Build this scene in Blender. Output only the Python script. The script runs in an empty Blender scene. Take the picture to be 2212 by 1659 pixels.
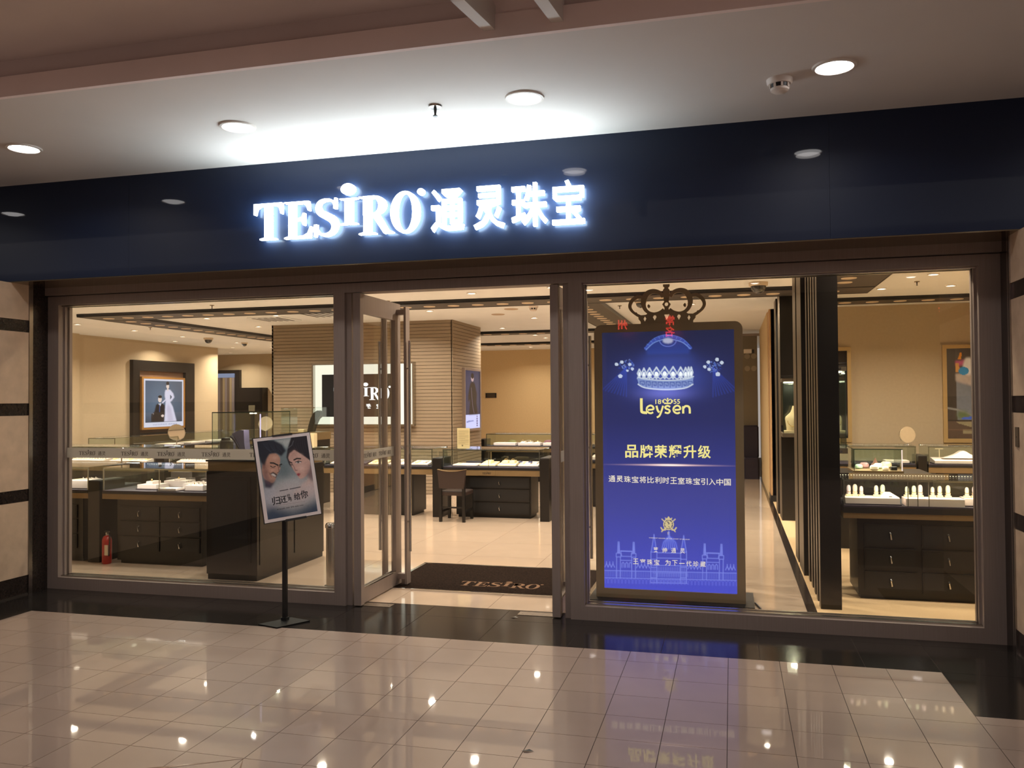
import bpy, math, random
import numpy as np
from mathutils import Vector, Matrix
from mathutils.geometry import tessellate_polygon
random.seed(7)
PI = math.pi
scene = bpy.context.scene
COL = scene.collection
# ------------------------------------------------------------------ camera
cam_d = bpy.data.cameras.new('camera'); cam = bpy.data.objects.new('camera', cam_d); COL.objects.link(cam)
cam_d.sensor_width = 36.0; cam_d.lens = 1817.0 / 2212.0 * 36.0; cam_d.clip_start = 0.05; cam_d.clip_end = 200
_r = Vector((0.96759602, 0.25239039, -0.00755227)); _u = Vector((0.01203569, -0.0162247, 0.99979593)); _f = Vector((-0.25221635, 0.96748946, 0.01873664))
cam.matrix_world = Matrix(((_r.x, _u.x, -_f.x, 0.0), (_r.y, _u.y, -_f.y, -6.057), (_r.z, _u.z, -_f.z, 1.6), (0, 0, 0, 1)))
scene.camera = cam
scene.cycles.transparent_max_bounces = 40
# ------------------------------------------------------------------ world and exposure
wd = bpy.data.worlds.new('world'); scene.world = wd; wd.use_nodes = True
wd.node_tree.nodes['Background'].inputs[0].default_value = (1.0, 0.87, 0.80, 1)
wd.node_tree.nodes['Background'].inputs[1].default_value = 0.45
scene.view_settings.view_transform = 'Standard'; scene.view_settings.look = 'None'
scene.view_settings.exposure = 0.0; scene.view_settings.gamma = 1.0; scene.view_settings.use_curve_mapping = False
WARM = (1.0, 0.87, 0.70); COOL = (1.0, 0.93, 0.90)

def lamp(name, loc, power, color, size, direction=(0, 0, -1), spread=PI, sizey=None, parent=None):
    """area light of a fitting, or an added one; it belongs to its parent"""
    l = bpy.data.lights.new(name, 'AREA'); l.energy = power; l.color = color; l.size = size
    l.shape = 'DISK'
    if sizey: l.shape = 'RECTANGLE'; l.size_y = sizey
    l.spread = spread
    o = bpy.data.objects.new(name, l); COL.objects.link(o)
    o.rotation_euler = Vector(direction).to_track_quat('-Z', 'Y').to_euler()
    o.location = loc
    if parent is not None:
        o.parent = parent; o.location = Vector(loc) - parent.location
    return o

# ------------------------------------------------------------------ materials
def lin(c):
    return tuple((x / 255.0 / 12.92) if x / 255.0 <= 0.04045 else ((x / 255.0 + 0.055) / 1.055) ** 2.4 for x in c)
_M = {}
def mat(name, col, rough=0.5, metal=0.0, coat=0.0, noise=0.0, scale=20.0, bump=0.0, spec=0.5, vary=0.0, stretch=None):
    if name in _M: return _M[name]
    m = bpy.data.materials.new(name); m.use_nodes = True; nt = m.node_tree; b = nt.nodes['Principled BSDF']
    b.inputs['Base Color'].default_value = (*col, 1); b.inputs['Roughness'].default_value = rough
    b.inputs['Metallic'].default_value = metal; b.inputs['Coat Weight'].default_value = coat; b.inputs['Coat Roughness'].default_value = 0.03
    b.inputs['Specular IOR Level'].default_value = spec
    src = None
    if noise > 0 or bump > 0 or vary > 0:
        tc = nt.nodes.new('ShaderNodeTexCoord'); mp = nt.nodes.new('ShaderNodeMapping'); nt.links.new(tc.outputs['Object'], mp.inputs[0])
        if stretch: mp.inputs['Scale'].default_value = stretch
        n = nt.nodes.new('ShaderNodeTexNoise'); n.inputs['Scale'].default_value = scale; n.inputs['Detail'].default_value = 5
        nt.links.new(mp.outputs[0], n.inputs['Vector'])
        if noise > 0 or vary > 0:
            hsv = nt.nodes.new('ShaderNodeHueSaturation'); hsv.inputs['Color'].default_value = (*col, 1)
            mr = nt.nodes.new('ShaderNodeMapRange'); nt.links.new(n.outputs[0], mr.inputs[0])
            mr.inputs[1].default_value = 0.3; mr.inputs[2].default_value = 0.7
            mr.inputs[3].default_value = 1 - noise; mr.inputs[4].default_value = 1 + noise
            val = mr.outputs[0]
            if vary > 0:
                oi = nt.nodes.new('ShaderNodeObjectInfo'); m2 = nt.nodes.new('ShaderNodeMapRange'); nt.links.new(oi.outputs['Random'], m2.inputs[0])
                m2.inputs[3].default_value = 1 - vary; m2.inputs[4].default_value = 1 + vary
                mu = nt.nodes.new('ShaderNodeMath'); mu.operation = 'MULTIPLY'; nt.links.new(val, mu.inputs[0]); nt.links.new(m2.outputs[0], mu.inputs[1]); val = mu.outputs[0]
            nt.links.new(val, hsv.inputs['Value']); nt.links.new(hsv.outputs[0], b.inputs['Base Color'])
        if bump > 0:
            bp = nt.nodes.new('ShaderNodeBump'); bp.inputs['Strength'].default_value = bump; bp.inputs['Distance'].default_value = 0.01
            nt.links.new(n.outputs[0], bp.inputs['Height']); nt.links.new(bp.outputs[0], b.inputs['Normal'])
    _M[name] = m; return m
def emit(name, col, strength):
    if name in _M: return _M[name]
    m = bpy.data.materials.new(name); m.use_nodes = True; nt = m.node_tree; nt.nodes.remove(nt.nodes['Principled BSDF'])
    e = nt.nodes.new('ShaderNodeEmission'); e.inputs[0].default_value = (*col, 1); e.inputs[1].default_value = strength
    nt.links.new(e.outputs[0], nt.nodes['Material Output'].inputs[0]); _M[name] = m; return m
def glass(name, tint=(1, 1, 1), rough=0.0):
    if name in _M: return _M[name]
    m = bpy.data.materials.new(name); m.use_nodes = True; nt = m.node_tree; nt.nodes.remove(nt.nodes['Principled BSDF'])
    g = nt.nodes.new('ShaderNodeNewGeometry'); mx = nt.nodes.new('ShaderNodeMapRange'); nt.links.new(g.outputs['Backfacing'], mx.inputs[0])
    mx.inputs[3].default_value = 1.5; mx.inputs[4].default_value = 1 / 1.5
    fr = nt.nodes.new('ShaderNodeFresnel'); nt.links.new(mx.outputs[0], fr.inputs[0])
    t = nt.nodes.new('ShaderNodeBsdfTransparent'); t.inputs[0].default_value = (*tint, 1)
    gl = nt.nodes.new('ShaderNodeBsdfGlossy'); gl.inputs['Roughness'].default_value = rough
    mi = nt.nodes.new('ShaderNodeMixShader'); nt.links.new(fr.outputs[0], mi.inputs[0]); nt.links.new(t.outputs[0], mi.inputs[1]); nt.links.new(gl.outputs[0], mi.inputs[2])
    nt.links.new(mi.outputs[0], nt.nodes['Material Output'].inputs[0]); _M[name] = m; return m
def printed(name, glow=0.0, gloss=0.35):
    if name in _M: return _M[name]
    m = bpy.data.materials.new(name); m.use_nodes = True; nt = m.node_tree; b = nt.nodes['Principled BSDF']
    a = nt.nodes.new('ShaderNodeAttribute'); a.attribute_name = 'ink'
    b.inputs['Roughness'].default_value = gloss
    if glow > 0:
        b.inputs['Base Color'].default_value = (0.01, 0.01, 0.01, 1); nt.links.new(a.outputs['Color'], b.inputs['Emission Color']); b.inputs['Emission Strength'].default_value = glow
        b.inputs['Roughness'].default_value = 0.08
    else: nt.links.new(a.outputs['Color'], b.inputs['Base Color'])
    _M[name] = m; return m

FRAME = mat('brown_steel', lin((152, 137, 128)), 0.40, 0.15, noise=0.06, scale=3, stretch=(40, 40, 1))
CHROME = mat('chrome', (0.75, 0.74, 0.72), 0.12, 1.0)
STEEL = mat('brushed_steel', (0.50, 0.47, 0.43), 0.25, 1.0)
BLACKWOOD = mat('black_wood', lin((24, 21, 19)), 0.32, noise=0.12, scale=8, stretch=(1, 1, 12))
BLACK = mat('black_paint', lin((26, 26, 27)), 0.35)
BRONZE = mat('bronze_laminate', lin((124, 102, 70)), 0.4, 0.2, noise=0.06, scale=6)
CREAM = mat('cream_ceiling', lin((238, 238, 236)), 0.85, noise=0.02, scale=3)
TANWALL = mat('tan_wallpaper', lin((188, 168, 138)), 0.8, noise=0.03, scale=30)
YELLOWWALL = mat('ochre_wall', lin((214, 186, 140)), 0.8, noise=0.03, scale=30)
MALLCEIL = mat('mall_ceiling_paint', lin((216, 208, 202)), 0.9, noise=0.02, scale=2)
PINKCEIL = mat('pinkish_bulkhead_paint', lin((240, 222, 216)), 0.9, noise=0.04, scale=2)
GREYCEIL = mat('grey_bulkhead_paint', lin((214, 200, 196)), 0.9, noise=0.04, scale=2)
TILE = mat('beige_polished_tile', lin((160, 140, 127)), 0.35, coat=0.8, spec=0.2, noise=0.03, scale=5, vary=0.03)
TILEIN = mat('cream_polished_tile', lin((204, 182, 160)), 0.08, coat=0.35, noise=0.03, scale=4, vary=0.02)
GRANITE = mat('dark_granite', lin((36, 33, 31)), 0.13, spec=0.22, coat=0.0, noise=0.3, scale=120)
GROUT = mat('brown_grout', lin((58, 46, 38)), 0.9)
MARBLE = mat('beige_marble', lin((206, 180, 154)), 0.25, noise=0.10, scale=9, vary=0.05)
DARKMARBLE = mat('dark_marble', lin((44, 36, 32)), 0.2, noise=0.4, scale=60)
FASCIA = mat('navy_gloss_panel', lin((14, 29, 56)), 0.5, coat=0.28, spec=0.3)
LEATHER = mat('brown_leather', lin((52, 39, 34)), 0.45)
WHITE = mat('white_satin', lin((226, 216, 206)), 0.5)
PADWHITE = mat('white_leatherette', lin((216, 198, 190)), 0.6)
PADCREAM = mat('cream_leatherette', lin((228, 205, 165)), 0.55)
PADDARK = mat('violet_black_velvet', lin((40, 32, 48)), 0.6)
RED = mat('red_enamel', lin((150, 30, 24)), 0.3)
GOLD = mat('gold', (0.85, 0.6, 0.25), 0.2, 1.0)
GLASS = glass('window_glass', (0.97, 0.98, 0.97))
GLASSG = glass('display_glass', (0.94, 0.975, 0.96))
LIT = emit('cool_lamp', (1, 0.95, 0.93), 14)
LITW = emit('warm_lamp', (1, 0.86, 0.66), 9)
LED = emit('led_dots', (1, 0.86, 0.62), 9)
LEDC = emit('led_cool_dots', (1, 0.93, 0.88), 9)

# ------------------------------------------------------------------ mesh builder
class MB:
    def __init__(s): s.v = []; s.f = []
    def _a(s, vs, fs):
        n = len(s.v); s.v += [tuple(p) for p in vs]; s.f += [tuple(i + n for i in q) for q in fs]; return s
    def box(s, x0, x1, y0, y1, z0, z1, c=0.0):
        x0, x1 = min(x0, x1), max(x0, x1); y0, y1 = min(y0, y1), max(y0, y1); z0, z1 = min(z0, z1), max(z0, z1)
        if c <= 0:
            return s._a([(x0, y0, z0), (x1, y0, z0), (x1, y1, z0), (x0, y1, z0), (x0, y0, z1), (x1, y0, z1), (x1, y1, z1), (x0, y1, z1)],
                        [(0, 3, 2, 1), (4, 5, 6, 7), (0, 1, 5, 4), (1, 2, 6, 5), (2, 3, 7, 6), (3, 0, 4, 7)])
        # chamfered on the top and the vertical edges
        def ring(x0, x1, y0, y1, z, k): return [(x0 + k, y0, z), (x1 - k, y0, z), (x1, y0 + k, z), (x1, y1 - k, z), (x1 - k, y1, z), (x0 + k, y1, z), (x0, y1 - k, z), (x0, y0 + k, z)]
        vs = ring(x0, x1, y0, y1, z0, c) + ring(x0, x1, y0, y1, z1 - c, c) + ring(x0 + c, x1 - c, y0 + c, y1 - c, z1, c * 0.5)
        fs = [tuple(range(7, -1, -1)), tuple(range(16, 24))]
        for k in (0, 8):
            for i in range(8): j = (i + 1) % 8; fs.append((k + i, k + j, k + 8 + j, k + 8 + i))
        return s._a(vs, fs)
    def lathe(s, prof, o=(0, 0, 0), n=20, axis='z'):
        """prof: (radius, height) from the bottom up"""
        vs = []; fs = []
        for r, h in prof:
            for i in range(n):
                a = 2 * PI * i / n; x, y = r * math.cos(a), r * math.sin(a)
                p = {'z': (x, y, h), 'y': (x, h, y), 'x': (h, x, y)}[axis]
                vs.append((p[0] + o[0], p[1] + o[1], p[2] + o[2]))
        for k in range(len(prof) - 1):
            for i in range(n):
                j = (i + 1) % n; q = (k * n + i, k * n + j, (k + 1) * n + j, (k + 1) * n + i)
                fs.append(q if axis != 'y' else q[::-1])
        if prof[0][0] > 1e-5: q = tuple(range(n - 1, -1, -1)); fs.append(q if axis != 'y' else q[::-1])
        if prof[-1][0] > 1e-5: q = tuple((len(prof) - 1) * n + i for i in range(n)); fs.append(q if axis != 'y' else q[::-1])
        return s._a(vs, fs)
    def tube(s, pts, r, n=8):
        pts = [Vector(p) for p in pts]; vs = []; fs = []; rr = r if isinstance(r, (list, tuple)) else [r] * len(pts)
        up = Vector((0.123, 0.2, 0.97))
        for k, p in enumerate(pts):
            t = (pts[min(k + 1, len(pts) - 1)] - pts[max(k - 1, 0)]).normalized()
            a = t.cross(up).normalized(); b = t.cross(a).normalized()
            for i in range(n):
                an = 2 * PI * i / n; vs.append(p + (a * math.cos(an) + b * math.sin(an)) * rr[k])
        for k in range(len(pts) - 1):
            for i in range(n): j = (i + 1) % n; fs.append((k * n + i, (k + 1) * n + i, (k + 1) * n + j, k * n + j))
        fs.append(tuple(range(n))); fs.append(tuple((len(pts) - 1) * n + i for i in range(n - 1, -1, -1)))
        return s._a(vs, fs)
    def prism(s, loops, fr, w0, w1):
        """loops of (u, v): outline first, then its holes; fr maps (u, v, w) into space"""
        tl = [[Vector((p[0], p[1], 0)) for p in L] for L in loops]; tri = tessellate_polygon(tl)
        flat = [p for L in loops for p in L]; n = len(flat)
        vs = [fr(p[0], p[1], w0) for p in flat] + [fr(p[0], p[1], w1) for p in flat]
        fs = [tuple(t) for t in tri] + [tuple(i + n for i in t[::-1]) for t in tri]; k = 0
        for L in loops:
            m = len(L)
            for i in range(m): j = (i + 1) % m; fs.append((k + i, k + j, n + k + j, n + k + i))
            k += m
        return s._a(vs, fs)
    def quad(s, a, b, c, d): return s._a([a, b, c, d], [(0, 1, 2, 3)])
    def build(s, name, m, parent=None, local=False, smooth=False, **props):
        me = bpy.data.meshes.new(name)
        if parent is not None and not local:
            L = parent.location; vs = [(p[0] - L[0], p[1] - L[1], p[2] - L[2]) for p in s.v]
            g = parent.parent
            if g is not None: vs = [(p[0] - g.location[0], p[1] - g.location[1], p[2] - g.location[2]) for p in vs]
        else: vs = s.v
        me.from_pydata(vs, [], s.f); me.validate(); me.update()
        if smooth:
            me.polygons.foreach_set('use_smooth', [True] * len(me.polygons))
            try: me.set_sharp_from_angle(angle=math.radians(40))
            except Exception: pass
        me.materials.append(m)
        o = bpy.data.objects.new(name, me); COL.objects.link(o)
        if parent is not None: o.parent = parent
        for k, v in props.items(): o[k] = v
        return o
def bx(*a): return MB().box(*a)
def tag(o, label, cat, group=None):
    o['label'] = label; o['category'] = cat
    if group: o['group'] = group
    return o
def thing(name, loc, label, cat, group=None, rz=0.0):
    o = bpy.data.objects.new(name, None); COL.objects.link(o); o.location = loc; o.rotation_euler = (0, 0, rz); o.empty_display_size = 0.1
    return tag(o, label, cat, group)
def struct(name, loc=(0, 0, 0), label=None):
    o = bpy.data.objects.new(name, None); COL.objects.link(o); o.location = loc; o['kind'] = 'structure'
    if label: o['label'] = label
    return o
def smesh(name, mb, m, label=None):
    o = mb.build(name, m); o['kind'] = 'structure'
    if label: o['label'] = label
    return o
def copy_tree(o, parent=None):
    c = o.copy(); COL.objects.link(c); c.parent = parent
    for ch in list(o.children): copy_tree(ch, c)
    return c
def dup(o, loc, label=None, rz=None, group=None):
    c = copy_tree(o); c.location = loc
    if rz is not None: c.rotation_euler = (0, 0, rz)
    if label: c['label'] = label
    if group: c['group'] = group
    return c
ORD = ['first', 'second', 'third', 'fourth', 'fifth', 'sixth', 'seventh', 'eighth', 'ninth', 'tenth', 'eleventh', 'twelfth', 'thirteenth', 'fourteenth', 'fifteenth',
       'sixteenth', 'seventeenth', 'eighteenth', 'nineteenth', 'twentieth']

# ------------------------------------------------------------------ writing
def text_mb(body, height, place, bold=0.0, thick=0.002, width=None, spacing=1.0):
    """letters of the built-in font; place(u, v, w) puts them: u right, v up, w towards the reader"""
    c = bpy.data.curves.new('t', 'FONT'); c.body = body; c.size = 1.0; c.offset = bold; c.space_character = spacing; c.resolution_u = 3
    o = bpy.data.objects.new('t', c); COL.objects.link(o); bpy.context.view_layer.update()
    me = bpy.data.meshes.new_from_object(o.evaluated_get(bpy.context.evaluated_depsgraph_get()))
    vs = [tuple(v.co) for v in me.vertices]; fs = [tuple(p.vertices) for p in me.polygons]
    edges = {}
    for q in fs:
        for i in range(len(q)):
            e = (q[i], q[(i + 1) % len(q)]); k = (min(e), max(e)); edges[k] = None if k in edges else e
    bpy.data.objects.remove(o); bpy.data.meshes.remove(me); bpy.data.curves.remove(c)
    if not vs: return MB()
    x0 = min(v[0] for v in vs); x1 = max(v[0] for v in vs); y0 = min(v[1] for v in vs); y1 = max(v[1] for v in vs)
    k = height / (y1 - y0); kx = k if width is None else width / (x1 - x0); n = len(vs)
    mb = MB(); P = [((v[0] - x0) * kx, (v[1] - y0) * k) for v in vs]
    allv = [place(a, b, thick) for a, b in P] + [place(a, b, 0) for a, b in P]
    f2 = list(fs) + [(e[0] + n, e[1] + n, e[1], e[0]) for e in edges.values() if e]
    mb._a(allv, f2); return mb
def plane_y(x, y, z): return lambda u, v, w: (x + u, y - w, z + v)      # faces the street (-y)

def ribbon(pts, ws):
    """outline of a stroke whose half width changes along it"""
    L = []; Rr = []
    for i, p in enumerate(pts):
        a = pts[max(i - 1, 0)]; b = pts[min(i + 1, len(pts) - 1)]
        dx, dy = b[0] - a[0], b[1] - a[1]; d = math.hypot(dx, dy) or 1; nx, ny = -dy / d, dx / d; w = ws[i] if isinstance(ws, (list, tuple)) else ws
        L.append((p[0] + nx * w, p[1] + ny * w)); Rr.append((p[0] - nx * w, p[1] - ny * w))
    return L + Rr[::-1]
def spline(ctrl, n=8):
    out = []
    P = [ctrl[0]] + list(ctrl) + [ctrl[-1]]
    for i in range(1, len(P) - 2):
        for k in range(n):
            t = k / n; a, b, c, d = P[i - 1], P[i], P[i + 1], P[i + 2]
            out.append(tuple(0.5 * ((2 * b[j]) + (-a[j] + c[j]) * t + (2 * a[j] - 5 * b[j] + 4 * c[j] - d[j]) * t * t + (-a[j] + 3 * b[j] - 3 * c[j] + d[j]) * t ** 3) for j in range(len(b))))
    out.append(tuple(ctrl[-1])); return out
def ell(cx, cy, rx, ry, n=28, a0=0, a1=2 * PI):
    full = abs(a1 - a0 - 2 * PI) < 1e-6
    return [(cx + rx * math.cos(a0 + (a1 - a0) * i / (n if full else n - 1)), cy + ry * math.sin(a0 + (a1 - a0) * i / (n if full else n - 1))) for i in range(n)]
def serif_glyphs():
    """roman capitals drawn on a unit height: name -> (list of shapes, width); a shape is [outline, holes...]"""
    G = {}
    G['T'] = ([[[(0.0, 0.70), (0.035, 0.70), (0.07, 0.86), (0.16, 0.93), (0.27, 0.94), (0.27, 0.06), (0.15, 0.03), (0.15, 0), (0.56, 0), (0.56, 0.03), (0.44, 0.06), (0.44, 0.94), (0.55, 0.93), (0.64, 0.86), (0.675, 0.70), (0.71, 0.70), (0.71, 1), (0, 1)]]], 0.71)
    G['E'] = ([[[(0, 0), (0.66, 0), (0.70, 0.30), (0.66, 0.30), (0.60, 0.13), (0.48, 0.06), (0.28, 0.06), (0.28, 0.48), (0.38, 0.48), (0.45, 0.44), (0.48, 0.35), (0.52, 0.35), (0.52, 0.68), (0.48, 0.68), (0.45, 0.58), (0.38, 0.55), (0.28, 0.55), (0.28, 0.94), (0.46, 0.94), (0.56, 0.88), (0.61, 0.74), (0.65, 0.74), (0.63, 1), (0, 1), (0, 0.97), (0.11, 0.94), (0.11, 0.06), (0, 0.03)]]], 0.70)
    sp = spline([(0.53, 0.80), (0.46, 0.93), (0.32, 0.965), (0.17, 0.91), (0.12, 0.77), (0.18, 0.63), (0.34, 0.53), (0.48, 0.42), (0.53, 0.27), (0.47, 0.11), (0.31, 0.035), (0.14, 0.09), (0.06, 0.24)], 5)
    nw = len(sp); ws = [0.022 + 0.075 * math.exp(-((i / (nw - 1) - 0.53) / 0.25) ** 2) for i in range(nw)]
    G['S'] = ([[ribbon(sp, ws)], [[(0.50, 0.72), (0.57, 0.72), (0.57, 1.0), (0.53, 1.0), (0.51, 0.90)]], [[(0.02, 0.0), (0.06, 0.0), (0.09, 0.09), (0.10, 0.32), (0.02, 0.32)]]], 0.6)
    G['I'] = ([[[(0, 0), (0.40, 0), (0.40, 0.03), (0.285, 0.06), (0.285, 0.94), (0.40, 0.97), (0.40, 1), (0, 1), (0, 0.97), (0.115, 0.94), (0.115, 0.06), (0, 0.03)]]], 0.40)
    bowl_o = [(0.10, 1.0), (0.36, 1.0)] + ell(0.36, 0.75, 0.27, 0.25, 11, PI / 2, -PI / 2)[1:] + [(0.10, 0.50)]
    bowl_i = [(0.28, 0.93), (0.34, 0.93)] + ell(0.34, 0.74, 0.115, 0.19, 11, PI / 2, -PI / 2)[1:] + [(0.28, 0.55)]
    G['R'] = ([[[(0, 0), (0.40, 0), (0.40, 0.03), (0.28, 0.06), (0.28, 0.97), (0.0, 1.0), (0, 0.97), (0.11, 0.94), (0.11, 0.06), (0, 0.03)]], [bowl_o, bowl_i], [[(0.30, 0.50), (0.46, 0.52), (0.68, 0.09), (0.80, 0.03), (0.80, 0.0), (0.58, 0.0)]]], 0.78)
    G['O'] = ([[ell(0.40, 0.5, 0.40, 0.52, 36), ell(0.40, 0.5, 0.205, 0.46, 36)]], 0.8)
    G['dot'] = ([[ell(0.5, 0.5, 0.5, 0.5, 22)]], 1)
    return G
GL = serif_glyphs()
# the word as (glyph, x, y, width, height) in units of the T's height
WORD = [('T', 0.0, 0.0, 0.86, 1.0), ('E', 0.93, -0.01, 0.82, 1.0), ('S', 1.80, 0.0, 0.72, 1.02), ('I', 2.58, 0.28, 0.52, 0.70), ('dot', 2.62, 1.08, 0.40, 0.30),
        ('R', 3.14, -0.02, 0.96, 1.02), ('O', 4.04, -0.02, 0.82, 1.06), ('dot', 4.80, 0.93, 0.19, 0.17)]
def word_parts(h, place, thick, thin=1.0):
    out = []
    for g, x, y, w, hh in WORD:
        shapes, gw = GL[g]; mb = MB()
        for sh in shapes:
            mb.prism([[(p[0] / gw * w * h + x * h, p[1] * hh * h + y * h) for p in L] for L in sh], place, 0, thick)
        out.append(mb)
    return out

# ------------------------------------------------------------------ printed pictures
class Art:
    """a small picture held in memory as colours on a fine grid (flat print)"""
    def __init__(s, w, h, corners=None, bg=(0, 0, 0)):
        s.w, s.h = w, h; s.a = np.zeros((h + 1, w + 1, 3), np.float32); s.a[:] = bg
        s.U, s.V = np.meshgrid(np.linspace(0, 1, w + 1), np.linspace(0, 1, h + 1)); s.H = None
        if corners:
            src = corners; A = []
            for (x, y), (u, v) in zip(src, [(0, 0), (1, 0), (1, 1), (0, 1)]):
                A.append([x, y, 1, 0, 0, 0, -u * x, -u * y, u]); A.append([0, 0, 0, x, y, 1, -v * x, -v * y, v])
            A = np.array(A, float); q = np.linalg.solve(A[:, :8], A[:, 8]); s.H = np.append(q, 1).reshape(3, 3)
    def m(s, p):
        if s.H is None: return p
        q = s.H @ np.array([p[0], p[1], 1.0]); return (q[0] / q[2], q[1] / q[2])
    def mix(s, mask, col, op=1.0, add=False):
        mk = (mask * op)[..., None]; c = np.array(col, np.float32)
        if add: s.a += mk * c
        else: s.a = s.a * (1 - mk) + mk * c
    def blur(s, k, r):
        for _ in range(2):
            for ax in (0, 1):
                if r < 1: continue
                pad = [(r, r) if a == ax else (0, 0) for a in (0, 1)]; c = np.cumsum(np.pad(k, pad, mode='edge'), axis=ax)
                c = np.insert(c, 0, 0, axis=ax); n = 2 * r + 1
                k = (np.take(c, range(n, c.shape[ax]), axis=ax) - np.take(c, range(0, c.shape[ax] - n), axis=ax)) / n
        return k
    def poly(s, pts, col, soft=0, op=1.0, add=False, curve=False):
        if curve: pts = spline(list(pts) + [pts[0]], 5)
        P = [s.m(p) for p in pts]; ins = np.zeros(s.U.shape, bool)
        for i in range(len(P)):
            (x0, y0), (x1, y1) = P[i], P[(i + 1) % len(P)]
            if y0 == y1: continue
            c = ((y0 > s.V) != (y1 > s.V)) & (s.U < (x1 - x0) * (s.V - y0) / (y1 - y0) + x0); ins ^= c
        s.mix(s.blur(ins.astype(np.float32), soft), col, op, add)
    def line(s, pts, wd, col, op=1.0, add=False, closed=False):
        P = [s.m(p) for p in pts]; asp = s.h / s.w; d = np.full(s.U.shape, 9.0)
        if closed: P = P + [P[0]]
        for (x0, y0), (x1, y1) in zip(P, P[1:]):
            dx, dy = (x1 - x0), (y1 - y0) * asp; L = dx * dx + dy * dy or 1e-9
            t = np.clip(((s.U - x0) * dx + (s.V - y0) * asp * dy) / L, 0, 1)
            d = np.minimum(d, np.hypot(s.U - x0 - t * dx, (s.V - y0) * asp - t * dy))
        px = 1.0 / s.w; s.mix(np.clip((wd * px - d) / px + 0.5, 0, 1).astype(np.float32), col, op, add)
    def oval(s, c, rx, ry, col, soft=0, op=1.0, add=False):
        s.poly(ell(c[0], c[1], rx, ry, 24), col, soft, op, add)
    def glow(s, c, rx, ry, col, op=1.0, add=True):
        cx, cy = s.m(c); e = s.m((c[0] + rx, c[1])); f = s.m((c[0], c[1] + ry)); rx = abs(e[0] - cx) + 1e-6; ry = abs(f[1] - cy) + 1e-6
        s.mix(np.exp(-((s.U - cx) / rx) ** 2 - ((s.V - cy) / ry) ** 2).astype(np.float32), col, op, add)
    def speckle(s, amt, seed=1, r=1):
        rg = np.random.RandomState(seed); n = s.blur(rg.rand(*s.U.shape).astype(np.float32) - 0.5, r); n /= (np.abs(n).max() + 1e-6)
        s.a *= (1 + amt * n)[..., None]
    def build(s, name, m, corner, du, dv, parent, local=False, label=None):
        """corner: top left point; du, dv: edge vectors to the right and downwards"""
        c, du, dv = Vector(corner), Vector(du), Vector(dv)
        if not local:
            c = c - parent.location
            if parent.parent: c = c - parent.parent.location
        n = (s.w + 1) * (s.h + 1)
        co = (np.array(c)[None, None] + s.U[..., None] * np.array(du) + s.V[..., None] * np.array(dv)).reshape(-1, 3).astype(np.float32)
        idx = np.arange(n).reshape(s.h + 1, s.w + 1); q = np.stack([idx[:-1, :-1], idx[1:, :-1], idx[1:, 1:], idx[:-1, 1:]], -1).reshape(-1)
        me = bpy.data.meshes.new(name); me.vertices.add(n); me.vertices.foreach_set('co', co.ravel()); nf = len(q) // 4
        me.loops.add(len(q)); me.loops.foreach_set('vertex_index', q.astype(np.int32)); me.polygons.add(nf)
        me.polygons.foreach_set('loop_start', np.arange(0, len(q), 4, dtype=np.int32)); me.update(calc_edges=True)
        at = me.color_attributes.new('ink', 'FLOAT_COLOR', 'POINT'); rgba = np.ones((n, 4), np.float32); rgba[:, :3] = np.clip(s.a, 0, 8).reshape(-1, 3)
        at.data.foreach_set('color', rgba.ravel()); me.materials.append(m)
        o = bpy.data.objects.new(name, me); COL.objects.link(o); o.parent = parent
        if label: o['label'] = label
        return o
# =================================================================== THE SETTING
ZC = 2.97          # ceiling of the shop
# ---- street side floor: polished tiles one by one, dark granite border along the shop front
fl = struct('floor')
bx(-30, 14, -20, -0.0, -0.06, -0.002).build('screed', GROUT, fl)
S = 0.2997; X0 = -0.0382; Y0 = -0.8823; J = 0.0016
def tile_mesh(w, d, m, name):
    mb = MB(); mb.box(-w / 2 + J, w / 2 - J, -d / 2 + J, d / 2 - J, -0.0019, 0.0); return mb.build(name, m, fl)
_tile_cache = {}
def put_tile(x0, x1, y0, y1, m, name, parent=None, z=0.0):
    key = (round(x1 - x0, 4), round(y1 - y0, 4), m.name); par = parent or fl
    if key not in _tile_cache:
        mb = MB(); mb.box(-(x1 - x0) / 2 + J, (x1 - x0) / 2 - J, -(y1 - y0) / 2 + J, (y1 - y0) / 2 - J, -0.0019, 0.0)
        o = mb.build(name, m, par, local=True); _tile_cache[key] = o
    else: o = _tile_cache[key].copy(); COL.objects.link(o); o.parent = par; o.name = name
    o.location = ((x0 + x1) / 2, (y0 + y1) / 2, z); return o
FY = -0.68; FXL = -5.25; FXR = 1.161
cols = [FXL] + [X0 + S * k for k in range(-17, 5)]
rows = [FY] + [Y0 - S * k for k in range(0, 9)]
for j in range(len(rows) - 1):
    for i in range(len(cols) - 1):
        put_tile(cols[i], cols[i + 1], rows[j + 1], rows[j], TILE, 'tile')
    if rows[j + 1] < -1.3 and j < 6:
        for k in range(4, 7): put_tile(X0 + S * k, X0 + S * (k + 1), max(rows[j + 1], -9), min(rows[j], -1.375), TILE, 'tile')
# the part of the concourse beyond the picked-out tiles
mb = MB()
y_end = rows[-1]
for i in range(-34, 18):
    for j in range(0, 26):
        a, b = X0 + S * i, y_end - S * j
        mb.box(a + J, a + S - J, b - S + J, b - J, -0.0019, 0.0)
o = mb.build('tile_field', TILE, fl); o['kind'] = 'stuff'
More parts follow.
